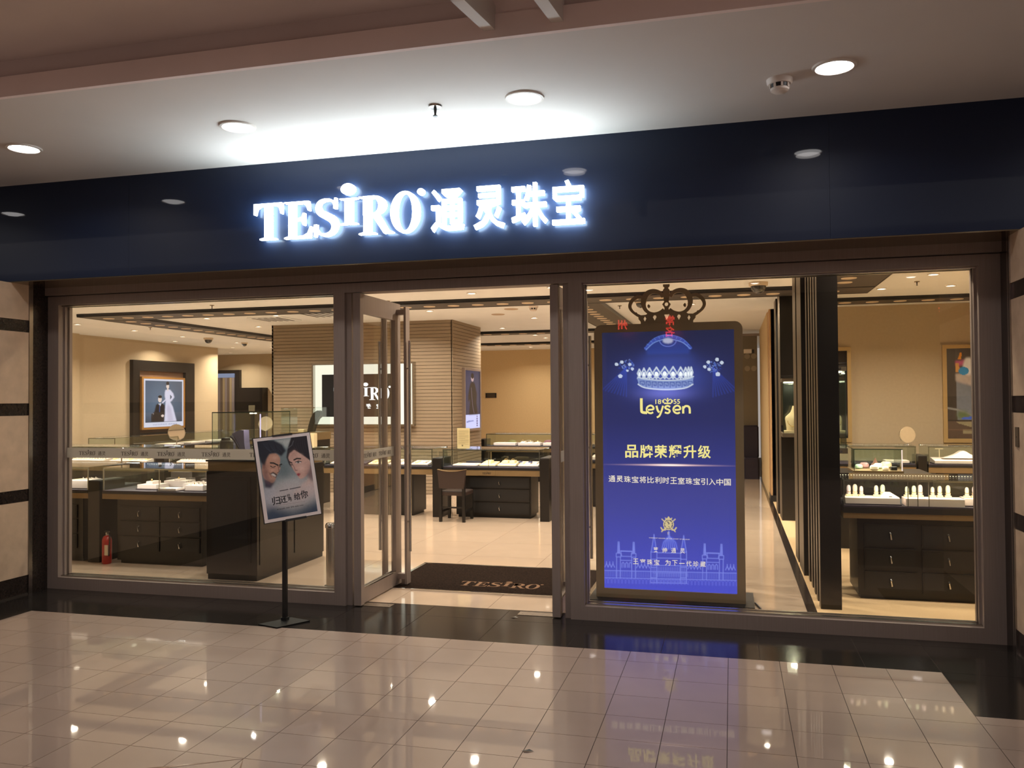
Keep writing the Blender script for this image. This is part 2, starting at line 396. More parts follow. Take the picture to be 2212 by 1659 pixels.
# border of granite slabs
gx = [-5.75, -5.25, -4.65, -4.05, -3.45, -2.85, -2.25, -1.65, -1.05, -0.45, 0.15, 0.75, 1.161, 1.70]
for a, b in zip(gx, gx[1:]):
    put_tile(a, b, FY, -0.137, GRANITE, 'granite_slab'); put_tile(a, b, -0.137, 0.17 if -2.9 < a < -1.2 else 0.14, GRANITE, 'granite_slab')
for k in range(1, 4):
    put_tile(-5.75, -5.25, FY - 0.6 * k, FY - 0.6 * (k - 1), GRANITE, 'granite_slab')
put_tile(1.161, 1.70, -1.375, FY, GRANITE, 'granite_slab')
# brown star inlay whose tip meets a tile corner
def flat(name, pts, z, m, par): 
    mb = MB(); mb.prism([pts], lambda u, v, w: (u, v, w), z - 0.002, z); return mb.build(name, m, par)
INLAY = mat('brown_inlay', lin((128, 100, 84)), 0.12, coat=0.2)
tx, ty = X0 - S * 7, Y0 - S * 6 - 0.006
flat('star_inlay', [(tx, ty), (tx - 1.2, ty - 0.62), (tx - 1.2, ty - 0.71)], 0.0012, INLAY, fl)
flat('star_inlay', [(tx, ty), (tx + 0.62, ty - 1.2), (tx + 0.50, ty - 1.2)], 0.0012, INLAY, fl)

# ---- shop floor: large cream tiles left of the strip, beige carpet right of it
fi = struct('floor_shop'); fi.name = 'floor'
bx(-15, 6, 0.0, 17.5, -0.06, -0.002).build('screed', GROUT, fi)
T2 = 0.80
ys = [0.17] + [0.63 + T2 * k for k in range(0, 16)]
xs = [-2.63 - T2 * k for k in range(12, 0, -1)] + [-2.63 + T2 * k for k in range(0, 4)] + [0.53]
for j in range(len(ys) - 1):
    for a, b in zip(xs, xs[1:]):
        put_tile(a, b, ys[j], ys[j + 1], TILEIN, 'tile', fi)
CARPET = mat('beige_carpet', lin((206, 176, 134)), 0.95, noise=0.12, scale=200, bump=0.3)
bx(0.60, 6, 0.14, 9, -0.0019, 0.004).build('carpet', CARPET, fi)
bx(0.53, 0.60, 0.14, 11.7, -0.0019, 0.003).build('threshold_strip', DARKMARBLE, fi)
bx(-15, 0.53, 12.6, 17.4, -0.0019, 0).build('far_paving', TILEIN, fi)

# ---- street side ceiling
ce = struct('ceiling')
bx(-30, 14, -2.03, -0.4, 3.40, 3.46).build('ceiling_panel', MALLCEIL, ce)
bx(-30, 14, -2.06, -2.03, 3.40, 3.52).build('lower_riser', PINKCEIL, ce)
bx(-30, -1.14, -2.03, -1.99, 3.46, 3.75).build('upper_riser', GREYCEIL, ce)
bx(-0.80, 14, -2.03, -1.99, 3.46, 3.75).build('upper_riser', GREYCEIL, ce)
bx(-1.14, -0.80, -2.05, -1.99, 3.46, 3.75).build('bay_panel', PINKCEIL, ce)
bx(-30, 14, -3.4, -1.99, 3.625, 3.70).build('raised_panel', GREYCEIL, ce)
for xb in (-1.145, -0.80):
    mb = MB(); mb.prism([[(-2.03, 3.445), (-2.03, 3.56), (-2.6, 3.63), (-2.9, 3.63), (-2.9, 3.35), (-2.55, 3.36)]], lambda u, v, w: (w, u, v), xb - 0.03, xb + 0.03)
    mb.build('rib', MALLCEIL, ce)
# ---- shop ceiling
cs = struct('ceiling_shop'); cs.name = 'ceiling'
bx(-15, 6, 0.0, 18, ZC, ZC + 0.06).build('plaster_panel', CREAM, cs)

# ---- stone side walls of the recess
def stone_wall(name, x, sgn):
    w = struct(name)
    zz = [(0.0, 0.160, 1), (0.16, 0.78, 0), (0.78, 0.88, 1), (0.88, 1.50, 0), (1.50, 1.60, 1), (1.60, 2.20, 0), (2.20, 2.30, 1), (2.30, 2.60, 0)]
    bx(x + sgn * 0.03, x + sgn * 0.5, -0.21, -3.2 if sgn < 0 else -1.34, 0, 2.60).build('backing', GROUT, w)
    yy = [-0.215, -0.90, -1.60, -2.4, -3.2] if sgn < 0 else [-0.235, -0.80, -1.375]
    for a, b in zip(yy, yy[1:]):
        for z0, z1, dk in zz:
            xa = x + sgn * (0.006 if dk else 0.0)
            m = bx(xa, x + sgn * 0.05, b + 0.002, a - 0.002, z0 + 0.001, z1 - 0.002).build('stone_slab', DARKMARBLE if dk else MARBLE, w)
    if sgn > 0:
        for z0, z1, dk in zz: bx(x + 0.0, x + 0.52, -1.375, -1.425, z0 + .001, z1 - .002).build('stone_slab', DARKMARBLE if dk else MARBLE, w)
        for a, b in ((x + .52, x + 1.8), (x + 1.8, x + 3.2)):
            for z0, z1, dk in zz: bx(a + .002, b, -1.375, -1.425, z0 + .001, z1 - .002).build('stone_slab', DARKMARBLE if dk else MARBLE, w)
    bx(x - sgn * 0.006, x + sgn * 0.05, -0.215 if sgn < 0 else -0.235, -0.200 if sgn < 0 else -0.215, 0, 2.60).build('metal_edge', STEEL, w)
    bx(x - sgn * 0.004, x + sgn * .02, -3.2 if sgn < 0 else -1.37, -0.22, 0.0, 0.012).build('metal_skirting', STEEL, w)
    bx(x - sgn * 0.004, x + sgn * 0.45, -0.2, -0.175, 0, 2.60).build('metal_edge', STEEL, w)
    bx(x + sgn * 0.010, x + sgn * 0.45, -0.175, 0.08, 0, 2.60).build('dark_reveal', DARKMARBLE, w)
    return w
stone_wall('wall_left', -5.74, -1); stone_wall('wall_right', 1.685, 1)
# the concourse front goes on to both sides
bx(-30, -5.80, -0.26, 0.1, 0, 3.4).build('wall_front', MARBLE)['kind'] = 'structure'
bx(4.9, 14, -1.42, 0.1, 0, 3.4).build('wall_front', MARBLE)['kind'] = 'structure'

# ---- gloss fascia
fa = struct('wall_fascia')
for a, b in ((-30, -8.4), (-8.4, -4.6), (-4.6, 0.62), (0.62, 4.4), (4.4, 14)):
    bx(a + .0006, b - .0006, -0.40, -0.37, 2.605, 3.40).build('fascia_panel', FASCIA, fa)
bx(-30, 14, -0.40, 0.02, 2.598, 2.606).build('soffit', mat('bronze_soffit', lin((120, 104, 80)), 0.12, 0.8), fa)
bx(-30, 14, -0.37, 0.1, 2.606, 3.46).build('backing', BLACK, fa)

# ---- shop front: steel frame with two big windows and the doorway between
sf = struct('trim_1', label='brown brushed steel frame of the shop front')
ZH = 2.452
bx(-5.80, 1.72, 0.0, 0.14, ZH, 2.525).build('header_beam', FRAME, sf)
bx(-5.80, 1.72, -0.035, 0.14, 2.532, 2.60).build('header_cap', FRAME, sf)
bx(-5.80, 1.72, 0.02, 0.12, 2.52, 2.535).build('header_groove', BLACK, sf)
for a, b in ((-5.80, -5.64), (-3.031, -2.935), (-1.150, -1.050), (1.565, 1.70)):
    bx(a, b, 0.0, 0.14, 0, ZH).build('jamb', FRAME, sf)
bx(-2.935, -2.890, 0.03, 0.14, 0, ZH).build('jamb_strip', FRAME, sf)
bx(-1.195, -1.150, 0.03, 0.14, 0, ZH).build('jamb_strip', FRAME, sf)
for a, b in ((-5.64, -3.031), (-1.050, 1.565)):
    bx(a, b, 0.0, 0.14, 0.0, 0.10).build('bottom_rail', FRAME, sf)
    bx(a, b, 0.035, 0.075, 0.10, 0.112).build('glazing_bead', STEEL, sf)
    bx(a, b, 0.115, 0.14, 0.10, 0.112).build('glazing_bead', STEEL, sf)
    bx(a, b, 0.035, 0.075, ZH - 0.012, ZH).build('glazing_bead', STEEL, sf)
    bx(a, b, 0.115, 0.14, ZH - 0.012, ZH).build('glazing_bead', STEEL, sf)
    for s_, e_ in ((a, 1), (b, -1)):
        bx(s_, s_ + e_ * 0.014, 0.06, 0.085, 0.112, ZH - 0.012).build('glazing_bead', FRAME, sf)
        bx(s_, s_ + e_ * 0.018, 0.108, 0.14, 0.112, ZH - 0.012).build('glazing_bead', FRAME, sf)
BAND = mat('frosted_band', lin((196, 184, 166)), 0.5)
BANDTXT = mat('grey_lettering', lin((92, 84, 78)), 0.6)
def window(name, a, b, texts, zb):
    w = struct(name); bx(a + 0.004, b - 0.004, 0.088, 0.098, 0.106, ZH - 0.002).build('pane', GLASS, w)
    if texts:
        # frosted strip across the glass, half see-through
        bx(a + 0.012, b - 0.012, 0.0855, 0.0875, zb, zb + 0.085).build('frosted_strip', BAND_T, w)
        for x in texts:
            mb = MB()
            for p_ in word_parts(0.034, plane_y(x, 0.0853, zb + 0.022), 0.0006): mb._a(p_.v, p_.f)
            mb.build('lettering', BANDTXT, w)
            text_mb('通灵', 0.036, plane_y(x + 0.195, 0.0853, zb + 0.020), bold=0.005, thick=0.0006).build('lettering', BANDTXT, w)
    return w
BAND_T = bpy.data.materials.new('frosted_film'); BAND_T.use_nodes = True
_nt = BAND_T.node_tree; _nt.nodes.remove(_nt.nodes['Principled BSDF'])
_d = _nt.nodes.new('ShaderNodeBsdfDiffuse'); _d.inputs[0].default_value = (*lin((200, 190, 176)), 1)
_t = _nt.nodes.new('ShaderNodeBsdfTranslucent'); _t.inputs[0].default_value = (*lin((206, 204, 200)), 1)
_x = _nt.nodes.new('ShaderNodeBsdfTransparent'); _m1 = _nt.nodes.new('ShaderNodeMixShader'); _m2 = _nt.nodes.new('ShaderNodeMixShader')
_m1.inputs[0].default_value = 0.55; _m2.inputs[0].default_value = 0.12
_nt.links.new(_d.outputs[0], _m1.inputs[1]); _nt.links.new(_t.outputs[0], _m1.inputs[2]); _nt.links.new(_m1.outputs[0], _m2.inputs[1]); _nt.links.new(_x.outputs[0], _m2.inputs[2]); _nt.links.new(_m2.outputs[0], _nt.nodes['Material Output'].inputs[0])
window('window_1', -5.64, -3.031, (-5.50, -5.07, -4.71, -4.28, -3.83, -3.38), 1.125)
window('window_2', -1.050, 1.565, (), 1.125)

# ---- two glazed door leaves standing open into the shop
def door(name, x, face):
    d = struct(name)
    y0, y1 = 0.0, 0.845
    bx(x - 0.030, x + 0.030, y0, y0 + 0.06, 0.008, 2.445).build('stile', FRAME, d)
    bx(x - 0.022, x + 0.022, y1 - 0.12, y1, 0.008, 2.445).build('stile', FRAME, d)
    bx(x - 0.022, x + 0.022, y0 + 0.06, y1 - 0.12, 0.012, 0.125).build('rail', FRAME, d)
    bx(x - 0.022, x + 0.022, y0 + 0.06, y1 - 0.12, 2.295, 2.445).build('rail', FRAME, d)
    for s_ in (-1, 1):
        bx(x + s_ * 0.014, x + s_ * 0.022, y0 + 0.06, y1 - 0.12, 0.125, 0.135).build('glazing_bead', STEEL, d)
    bx(x - 0.005, x + 0.005, y0 + 0.055, y1 - 0.115, 0.12, 2.30).build('pane', GLASS, d)
    bx(x - 0.0065, x + 0.0065, y0 + 0.062, y1 - 0.122, 1.125, 1.205).build('frosted_strip', BAND_T, d)
    if face > 0:
        for q in (0.10, 0.40):
            mb = MB(); pl = lambda u, v, w, q=q: (x + 0.0075 + w, y0 + q + u, 1.147 + v)
            for p_ in word_parts(0.032, pl, 0.0006): mb._a(p_.v, p_.f)
            mb.build('lettering', BANDTXT, d)
            text_mb('通灵', 0.034, lambda u, v, w, q=q: (x + 0.0075 + w, y0 + q + 0.18 + u, 1.145 + v), bold=0.005, thick=0.0006).build('lettering', BANDTXT, d)
    for s_ in (-1, 1):                                          # full height flat pull bars with a round grip on each
        yb = 0.74
        b_ = bx(x + s_ * 0.095, x + s_ * 0.115, yb, yb + 0.088, 0.02, 2.41).build('pull_bar', FRAME, d)
        for z in (0.06, 2.345): bx(x + s_ * 0.022, x + s_ * 0.0945, yb + 0.015, yb + 0.07, z, z + 0.045).build('bracket', FRAME, b_)
        MB().lathe([(0.0, 0.30), (0.0125, 0.302), (0.0125, 2.118), (0.0, 2.12)], (x + s_ * 0.140, yb + 0.02, 0), 14).build('grip', CHROME, b_, smooth=True)
        for z in (0.55, 1.2, 1.87): bx(x + s_ * 0.1155, x + s_ * 0.130, yb + 0.012, yb + 0.028, z, z + 0.014).build('standoff', CHROME, b_)
    return d
door('door_1', -2.833, 1); door('door_2', -1.256, -1)
# floor plates of the closers
for i, xp in enumerate((-2.72, -1.40)):
    o = thing('floor_spring_plate', (xp, 0.07, 0.0), ['steel floor spring cover plate beside the left open door', 'steel floor spring cover plate beside the right open door'][i], 'floor plate')
    bx(xp - 0.16, xp + 0.14, 0.03, 0.13, 0.0, 0.003).build('plate', mat('worn_steel_plate', lin((120, 106, 92)), 0.45, 0.6, noise=0.2, scale=30, bump=0.2), o)
    for q in (-0.13, 0.11): MB().lathe([(0.006, 0.003), (0.005, 0.0045)], (xp + q, 0.08, 0), 10).build('screw', STEEL, o)

# ---- shop walls
smesh('wall_left', bx(-12.80, -12.60, 7.85, 12.7, 0, ZC), TANWALL)
smesh('wall_left', bx(-14.8, -12.45, 7.0, 7.85, 0, ZC), TANWALL)
smesh('wall_left', bx(-14.8, -14.6, 0, 16, 0, ZC), TANWALL)
smesh('wall_back', bx(-15, -7.6, 15.5, 15.6, 0, ZC), TANWALL)
smesh('wall_back', bx(-7.7, -2.6, 16.4, 16.5, 0, ZC), YELLOWWALL)
smesh('wall_back', bx(0.60, 6.0, 7.5, 7.6, 0, ZC), TANWALL)
smesh('wall_right', bx(3.9, 4.0, 0.1, 7.5, 0, ZC), TANWALL)
smesh('wall_right', bx(0.575, 0.77, 7.50, 8.0, 0, ZC), mat('wood_veneer', lin((186, 146, 104)), 0.5, noise=0.08, scale=5, stretch=(6, 6, 0.6)))
smesh('baseboard_right', bx(0.57, 0.775, 7.48, 8.02, 0, 0.1), BLACK)
smesh('wall_front', bx(-15, -5.8, 0.0, 0.12, 0, ZC), TANWALL)
smesh('wall_front', bx(1.72, 6, 0.0, 0.12, 0, ZC), TANWALL)
smesh('wall_back', bx(-2.6, 0.45, 16.4, 16.5, 0, ZC), TANWALL)

# striped block in the middle: horizontal boards with open joints
blk = struct('wall_back')
bx(-7.98, -4.60, 7.52, 9.14, 0, ZC).build('core', GROUT, blk)
LINEN = mat('pale_wood_boards', lin((152, 134, 112)), 0.6, noise=0.05, scale=4, stretch=(0.5, 0.5, 8))
mb = MB(); n = 50; h_ = ZC / n
for k in range(n):
    mb.box(-8.0, -4.585, 7.50, 7.53, k * h_ + 0.006, (k + 1) * h_); mb.box(-4.60, -4.57, 7.50, 9.15, k * h_ + 0.006, (k + 1) * h_); mb.box(-8.0, -7.97, 7.5, 9.15, k * h_ + .006, (k + 1) * h_)
o = mb.build('board', LINEN, blk); o['kind'] = 'stuff'

# doorway and dark cupboard in the far left wall, curtain hangings
o = struct('door_3'); bx(-14.47, -13.70, 15.40, 15.5, 0, 2.52).build('door_frame', BLACKWOOD, o)
CURT = [mat('curtain_grey', lin((120, 110, 112)), 0.8), mat('curtain_olive', lin((140, 124, 96)), 0.8), mat('curtain_brown', lin((90, 76, 66)), 0.8)]
for k in range(7):
    x = -14.38 + k * 0.075; bx(x, x + 0.07, 15.36, 15.40, 0.05, 2.38).build('curtain_fold', CURT[(k * 2) % 3], o)
bx(-14.40, -13.86, 15.355, 15.40, 2.30, 2.42).build('sign_light', emit('pale_sign', lin((150, 160, 190)), 0.8), o)
o = thing('wall_cupboard', (-13.2, 15.45, 0), 'tall black cupboard against the far wall behind the corner glass showcase', 'cupboard')
bx(-13.62, -12.85, 15.2, 15.5, 0, 2.0).build('cabinet_body', BLACKWOOD, o)
bx(-13.28, -13.08, 15.19, 15.2, 1.25, 1.5).build('notice', mat('olive_paper', lin((110, 104, 84)), 0.7), o)

# glazed screen and dark settees at the far right of the aisle
gs = struct('window_3', label='frosted glazed screen at the far end of the aisle')
FROST = mat('smoked_frost_glass', lin((128, 118, 98)), 0.25)
for a, b in ((-1.6, -0.75), (-0.73, 0.10), (0.12, 0.52)): bx(a, b, 11.74, 11.77, 0.06, 2.86).build('pane', FROST, gs)
for x in (-0.745, 0.105): bx(x - 0.05, x + 0.05, 11.70, 11.78, 0, 2.89).build('mullion', mat('taupe_frame', lin((110, 92, 76)), 0.4), gs)
bx(-1.6, 0.58, 11.70, 11.78, 2.86, 2.91).build('head_rail', FRAME, gs)
for x in (0.32, 0.45, -0.2):
    for z in (0.2, 0.55, 0.9, 2.2, 2.45): MB().lathe([(0.055, 0), (0.055, 0.004)], (x, 11.735, z), 16, 'y').build('flower_mark', mat('pale_print', lin((160, 150, 130)), 0.5), gs)
bx(0.565, 0.60, 8.0, 11.75, 0, ZC).build('wall_right', YELLOWWALL)['kind'] = 'structure'
for i, (a, b) in enumerate(((-0.42, 0.02), (0.22, 0.52))):
    t = thing('settee', (a, 11.2, 0), ['dark padded settee before the glazed screen, nearer the big screen', 'dark padded settee before the glazed screen, nearer the wood pier'][i], 'settee')
    bx(a, b, 11.2, 11.62, 0.0, 0.42, 0.03).build('seat', PADDARK, t); bx(a, b, 11.5, 11.66, 0.42, 0.95 + i * 0.1, 0.03).build('backrest', PADDARK, t)

# ---- recessed light channels of the shop ceiling
CHAN = mat('dark_channel_paint', lin((74, 66, 61)), 0.5); RINGM = mat('tan_ring', lin((236, 214, 188)), 0.4); CUP = mat('lamp_cup', lin((200, 160, 130)), 0.5)
_ring = {}
def channel(x0, x1, y0, y1, rings):
    """rings: list of centres; the channel is a dropped panel with round openings"""
    c = struct('trim_2', label='dark ceiling channel with a row of ring spotlights')
    z = ZC - 0.045
    mb = MB(); hx = 0.0; R0 = 0.066
    alongx = (x1 - x0) > (y1 - y0); cuts = sorted(r[0] if alongx else r[1] for r in rings); other = rings[0][1 if alongx else 0]
    lo, hi = (x0, x1) if alongx else (y0, y1); wl, wh = (y0, y1) if alongx else (x0, x1); g = 0.09
    P = (lambda a, b, zz: (a, b, zz)) if alongx else (lambda a, b, zz: (b, a, zz))
    def Q(a0, a1, b0, b1): 
        if a1 - a0 > 1e-4 and b1 - b0 > 1e-4: mb._a([P(a0, b0, z), P(a0, b1, z), P(a1, b1, z), P(a1, b0, z)], [(0, 1, 2, 3)] if alongx else [(3, 2, 1, 0)])
    Q(lo, hi, wl, other - g); Q(lo, hi, other + g, wh); cur = lo
    for cx in cuts:
        Q(cur, cx - g, other - g, other + g); cur = cx + g; n = 24
        vs = []
        for i in range(n):
            t = 2 * PI * (i + 0.5) / n; c_, s_ = math.cos(t), math.sin(t); m = max(abs(c_), abs(s_)); vs.append(P(cx + g * c_ / m, other + g * s_ / m, z)); 
        for i in range(n):
            t = 2 * PI * (i + 0.5) / n; vs.append(P(cx + R0 * math.cos(t), other + R0 * math.sin(t), z))
        mb._a(vs, [(i, n + i, n + (i + 1) % n, (i + 1) % n) if alongx else ((i + 1) % n, n + (i + 1) % n, n + i, i) for i in range(n)])
        for k in range(4):   # corners of the cell
            t0 = 2 * PI * (k * 6 + 2.5) / n; t1 = 2 * PI * (k * 6 + 3.5) / n
            f = lambda t: (g * math.cos(t) / max(abs(math.cos(t)), abs(math.sin(t))), g * math.sin(t) / max(abs(math.cos(t)), abs(math.sin(t))))
            a_, b_ = f(t0), f(t1); q = (math.copysign(g, a_[0]), math.copysign(g, a_[1]))
            mb._a([P(cx + a_[0], other + a_[1], z), P(cx + q[0], other + q[1], z), P(cx + b_[0], other + b_[1], z)], [(0, 1, 2)])
    Q(cur, hi, other - g, other + g)
    mb.build('channel_panel', CHAN, c)
    e = MB(); e.box(x0 - .012, x1 + .012, y0 - .012, y0, z - 0.004, ZC); e.box(x0 - .012, x1 + .012, y1, y1 + .012, z - 0.004, ZC); e.box(x0 - .012, x0, y0, y1, z - .004, ZC); e.box(x1, x1 + .012, y0, y1, z - .004, ZC)
    e.build('channel_edge', BLACK, c)
    for r in rings:
        if not _ring:
            a = MB().lathe([(0.066, 0.040), (0.066, 0), (0.068, -0.006), (0.082, -0.006), (0.084, 0.0)], n=24); a = a.build('ring_spotlight', RINGM, c, local=True, smooth=True); _ring['a'] = a
            b = MB().lathe([(0.0, 0.010), (0.055, 0.010)], n=20); bb = b.build('bulb', emit('ring_bulb', (1, 0.66, 0.38), 18), a, local=True)
        else: a = copy_tree(_ring['a']); a.parent = c
        a.location = (r[0], r[1], z)
    return c
channel(-9.75, 1.68, 4.80, 5.42, [(-9.457 + 0.3565 * k, 5.12) for k in range(0, 31)])
channel(-9.78, -9.16, 5.45, 10.9, [(-9.49, 5.51 + 0.16 + 0.3565 * k) for k in range(0, 14)])
channel(-2.36, -1.74, 5.45, 10.35, [(-2.04, 5.87 + 0.3565 * k) for k in range(0, 12)])
channel(1.10, 1.68, 1.6, 4.76, [(1.28, 1.78 + 0.3565 * k) for k in range(0, 8)])
channel(1.10, 3.88, 6.30, 6.75, [(1.20 + 0.3565 * k, 6.52) for k in range(0, 8)])
channel(-5.4, -2.40, 10.1, 10.5, [(-5.14 + 0.37 * k, 10.3) for k in range(0, 7)])
channel(-6.4, -2.0, 13.4, 13.75, [(-6.2 + 0.37 * k, 13.6) for k in range(0, 11)])
bx(-9.75, 1.60, 4.77, 4.79, ZC - 0.03, ZC - 0.0005).build('trim_3', BLACK)['kind'] = 'structure'
# ---- what stands across the concourse (seen in reflections only)
smesh('wall_opposite', bx(-24, 12, -14.2, -14.0, 0, 4.0), mat('opposite_wall', lin((52, 45, 41)), 0.6, noise=0.1, scale=1))
op = thing('opposite_shop_sign', (0, -13.98, 3.2), 'red lit lettering across the concourse, mirrored in the right window', 'sign')
REDL = emit('red_neon', (1, 0.05, 0.04), 8)
for ch, x, z, s_ in (('州', -2.51, 3.26, 0.24), ('常', -1.40, 3.33, 0.24), ('名', -1.40, 3.07, 0.24), ('店', 4.62, 3.28, 0.32)):
    text_mb(ch, s_, lambda u, v, w, x=x, z=z: (x + 0.12 - u, -13.98 + w, z + v), bold=0.02, thick=0.02).build('letter', REDL, op)
# =================================================================== SIGN
SIGNL = emit('white_letter_face', (0.88, 0.96, 1.0), 10.0)
SIGNS = emit('added_back_glow', (0.60, 0.84, 1.0), 30.0)  # glow layer added behind the letters to throw a halo on the fascia
sg = thing('shop_sign', (-2.2, -0.40, 2.95), 'glowing white raised lettering of the shop on its dark gloss fascia', 'sign')
def fplace(x, z, y=-0.435): return lambda u, v, w: (x + u, y - w, z + v)
for mb in word_parts(0.272, fplace(-3.45, 2.808), 0.03):
    mb.build('letter', SIGNL, sg)
for mb in word_parts(0.272, fplace(-3.45, 2.808, -0.43), 0.004): mb.build('added_back_glow', SIGNS, sg)
for ch, x0, x1 in (('通', -2.042, -1.801), ('灵', -1.727, -1.506), ('珠', -1.454, -1.202), ('宝', -1.167, -0.945)):
    text_mb(ch, 0.30, fplace(x0, 2.79), bold=0.014, thick=0.03, width=x1 - x0).build('letter', SIGNL, sg)
    text_mb(ch, 0.30, fplace(x0, 2.79, -0.43), bold=0.014, thick=0.004, width=x1 - x0).build('added_back_glow', SIGNS, sg)
# added up-light floating unseen before the letters; brightens ceiling and upper panel
lamp('added_sign_uplight', (-2.20, -0.55, 2.86), 26, (0.78, 0.94, 1.0), 2.5, (0, -0.12, 1), PI, 0.12, sg)

# =================================================================== STREET CEILING FITTINGS
def downlight(root, r, dep, lit, ring):
    MB().lathe([(r, 0.001), (r * 0.80, 0.02), (r * 0.80, 0.0), (r, -0.012), (r * 1.14, -0.010), (r * 1.16, 0.0)][0:0] or [(r * 0.96, 0.0), (r * 0.96, -0.006), (r * 1.02, -0.012), (r * 1.17, -0.010), (r * 1.20, 0.0)], n=28).build('trim_ring', ring, root, local=True, smooth=True)
    MB().lathe([(0.0, -dep), (r * 0.55, -dep * 0.92), (r * 0.97, -0.003)], n=28).build('lamp_face', lit, root, local=True, smooth=True)
DLX = [-6.55, -4.80, -3.10, -1.17, 0.563, 2.4]
t0 = None
for i, x in enumerate(DLX):
    lab = ['round downlight on the concourse ceiling beyond the left edge', 'leftmost round downlight on the pale ceiling, cut by the left picture edge', 'second round downlight from the left on the pale ceiling above the sign', 'round downlight on the pale ceiling right of the sprinkler head',
           'round downlight on the pale ceiling beside the smoke detector', 'round downlight on the concourse ceiling beyond the right edge'][i]
    t = thing('ceiling_light', (x, -1.22, 3.40), lab, 'ceiling light', 'downlights of the concourse ceiling')
    downlight(t, 0.098, 0.022, LIT, WHITE)
    lamp('downlight_beam', (x, -1.22, 3.372), 5, COOL, 0.17, (0, 0, -1), PI * 0.85, parent=t)
for x in (-6.5, -3.0, 0.5, 3.5):  # unseen downlights added to light the concourse from behind
    for y in (-8.5, -12.0):
        t = thing('ceiling_light', (x, y, 4.0), 'added unseen downlight on the concourse ceiling behind the viewer', 'ceiling light', 'added downlights behind the viewer')
        downlight(t, 0.098, 0.022, LIT, WHITE)
        lamp('downlight_beam', (x, y, 3.97), 6 if y > -6 else 36, (1, 0.89, 0.86), 0.17, (0, 0, -1), PI * 0.85, parent=t)
bx(-30, 14, -14.2, -7.8, 4.0, 4.06).build('ceiling', MALLCEIL)['kind'] = 'structure'  # unseen; height and open gap ahead shaped to let light onto the risers
bx(-30, 14, -3.4, -3.36, 3.70, 4.0).build('trim_4', MALLCEIL)['kind'] = 'structure'

def sprinkler(loc, label, k=1.0, m=STEEL):
    t = thing('sprinkler_head', loc, label, 'sprinkler', 'sprinkler heads')
    MB().lathe([(0.012 * k, -0.012 * k), (0.036 * k, -0.010 * k), (0.04 * k, 0)], n=18).build('rosette', m, t, local=True, smooth=True)
    MB().lathe([(0.0, -0.062 * k), (0.013 * k, -0.060 * k), (0.013 * k, -0.056 * k), (0.005 * k, -0.05 * k), (0.009 * k, -0.02 * k), (0.009 * k, -0.012 * k)], n=10).build('nozzle', BLACK, t, local=True)
    return t
sprinkler((-1.73, -1.23, 3.40), 'sprinkler head on the pale ceiling above the glowing sign', 1.1)
t = thing('smoke_detector', (0.285, -1.10, 3.40), 'white round smoke detector beside the downlight on the concourse ceiling', 'smoke detector')
def smoke(t, k=1.0, m=None):
    m = m or mat('white_plastic', lin((228, 216, 206)), 0.5)
    MB().lathe([(0.062 * k, -0.030 * k), (0.070 * k, -0.022 * k), (0.072 * k, 0.0)], n=28).build('base', m, t, local=True, smooth=True)
    MB().lathe([(0.047 * k, -0.052 * k), (0.052 * k, -0.030 * k)], n=28).build('vent_band', BLACK, t, local=True)
    for a in range(8):
        an = a * PI / 4 + 0.2; MB().box(-0.006 * k, 0.006 * k, -0.055 * k, -0.046 * k, -0.053 * k, -0.029 * k).build('rib', m, t, local=True).rotation_euler = (0, 0, an)
    MB().lathe([(0.0, -0.075 * k), (0.036 * k, -0.074 * k), (0.050 * k, -0.064 * k), (0.051 * k, -0.052 * k), (0.03 * k, -0.051 * k)], n=28).build('cap', m, t, local=True, smooth=True)
smoke(t)

# =================================================================== SHOP CEILING FITTINGS
spots = [(-8.96, 3.86), (-10.96, 6.14), (-10.93, 7.54), (-11.02, 9.11), (-7.23, 3.90), (-8.26, 5.94), (-5.46, 3.93), (-5.00, 3.58), (-6.98, 5.90), (-8.31, 7.57), (-11.0, 11.07), (-11.1, 12.75),
         (-12.1, 12.6), (-13.5, 14.64), (-5.28, 6.56), (-4.44, 6.03), (-3.17, 7.61), (-4.2, 9.36), (-4.0, 11.24), (-3.96, 12.09), (-5.02, 15.13), (-2.10, 3.96), (-0.96, 5.57),
         (-0.55, 6.35), (0.40, 5.49), (1.85, 5.37), (2.63, 5.31), (-2.6, 15.2), (-9.2, 14.7), (-1.2, 9.0), (-0.6, 12.0)]
near = [(-9.2, 2.0), (-7.2, 1.5), (-5.6, 2.2), (-4.3, 0.75), (-3.6, 2.9), (-2.1, 1.2), (-1.95, 2.6), (-0.45, 1.5), (-0.2, 3.3), (1.9, 0.9), (2.6, 2.6), (1.3, 0.5), (-11.5, 4.2), (-12.0, 10.2), (-3.2, 4.2), (3.2, 4.0), (2.2, 4.2)]  # unseen downlights added to light the front of the shop
import itertools
def pxof(p):
    v = Vector((p[0], p[1], ZC)) - Vector((0, -6.057, 1.6)); return 1106 + 1817 * v.dot(_r) / v.dot(_f)
proto = thing('ceiling_light', (0, 0, 0), 'x', 'ceiling light'); downlight(proto, 0.052, 0.008, LITW, WHITE)
def zone(px): return 'left window' if px < 721 else ('doorway' if px < 1262 else 'right window')
cnt = {}; order = sorted(spots, key=pxof)
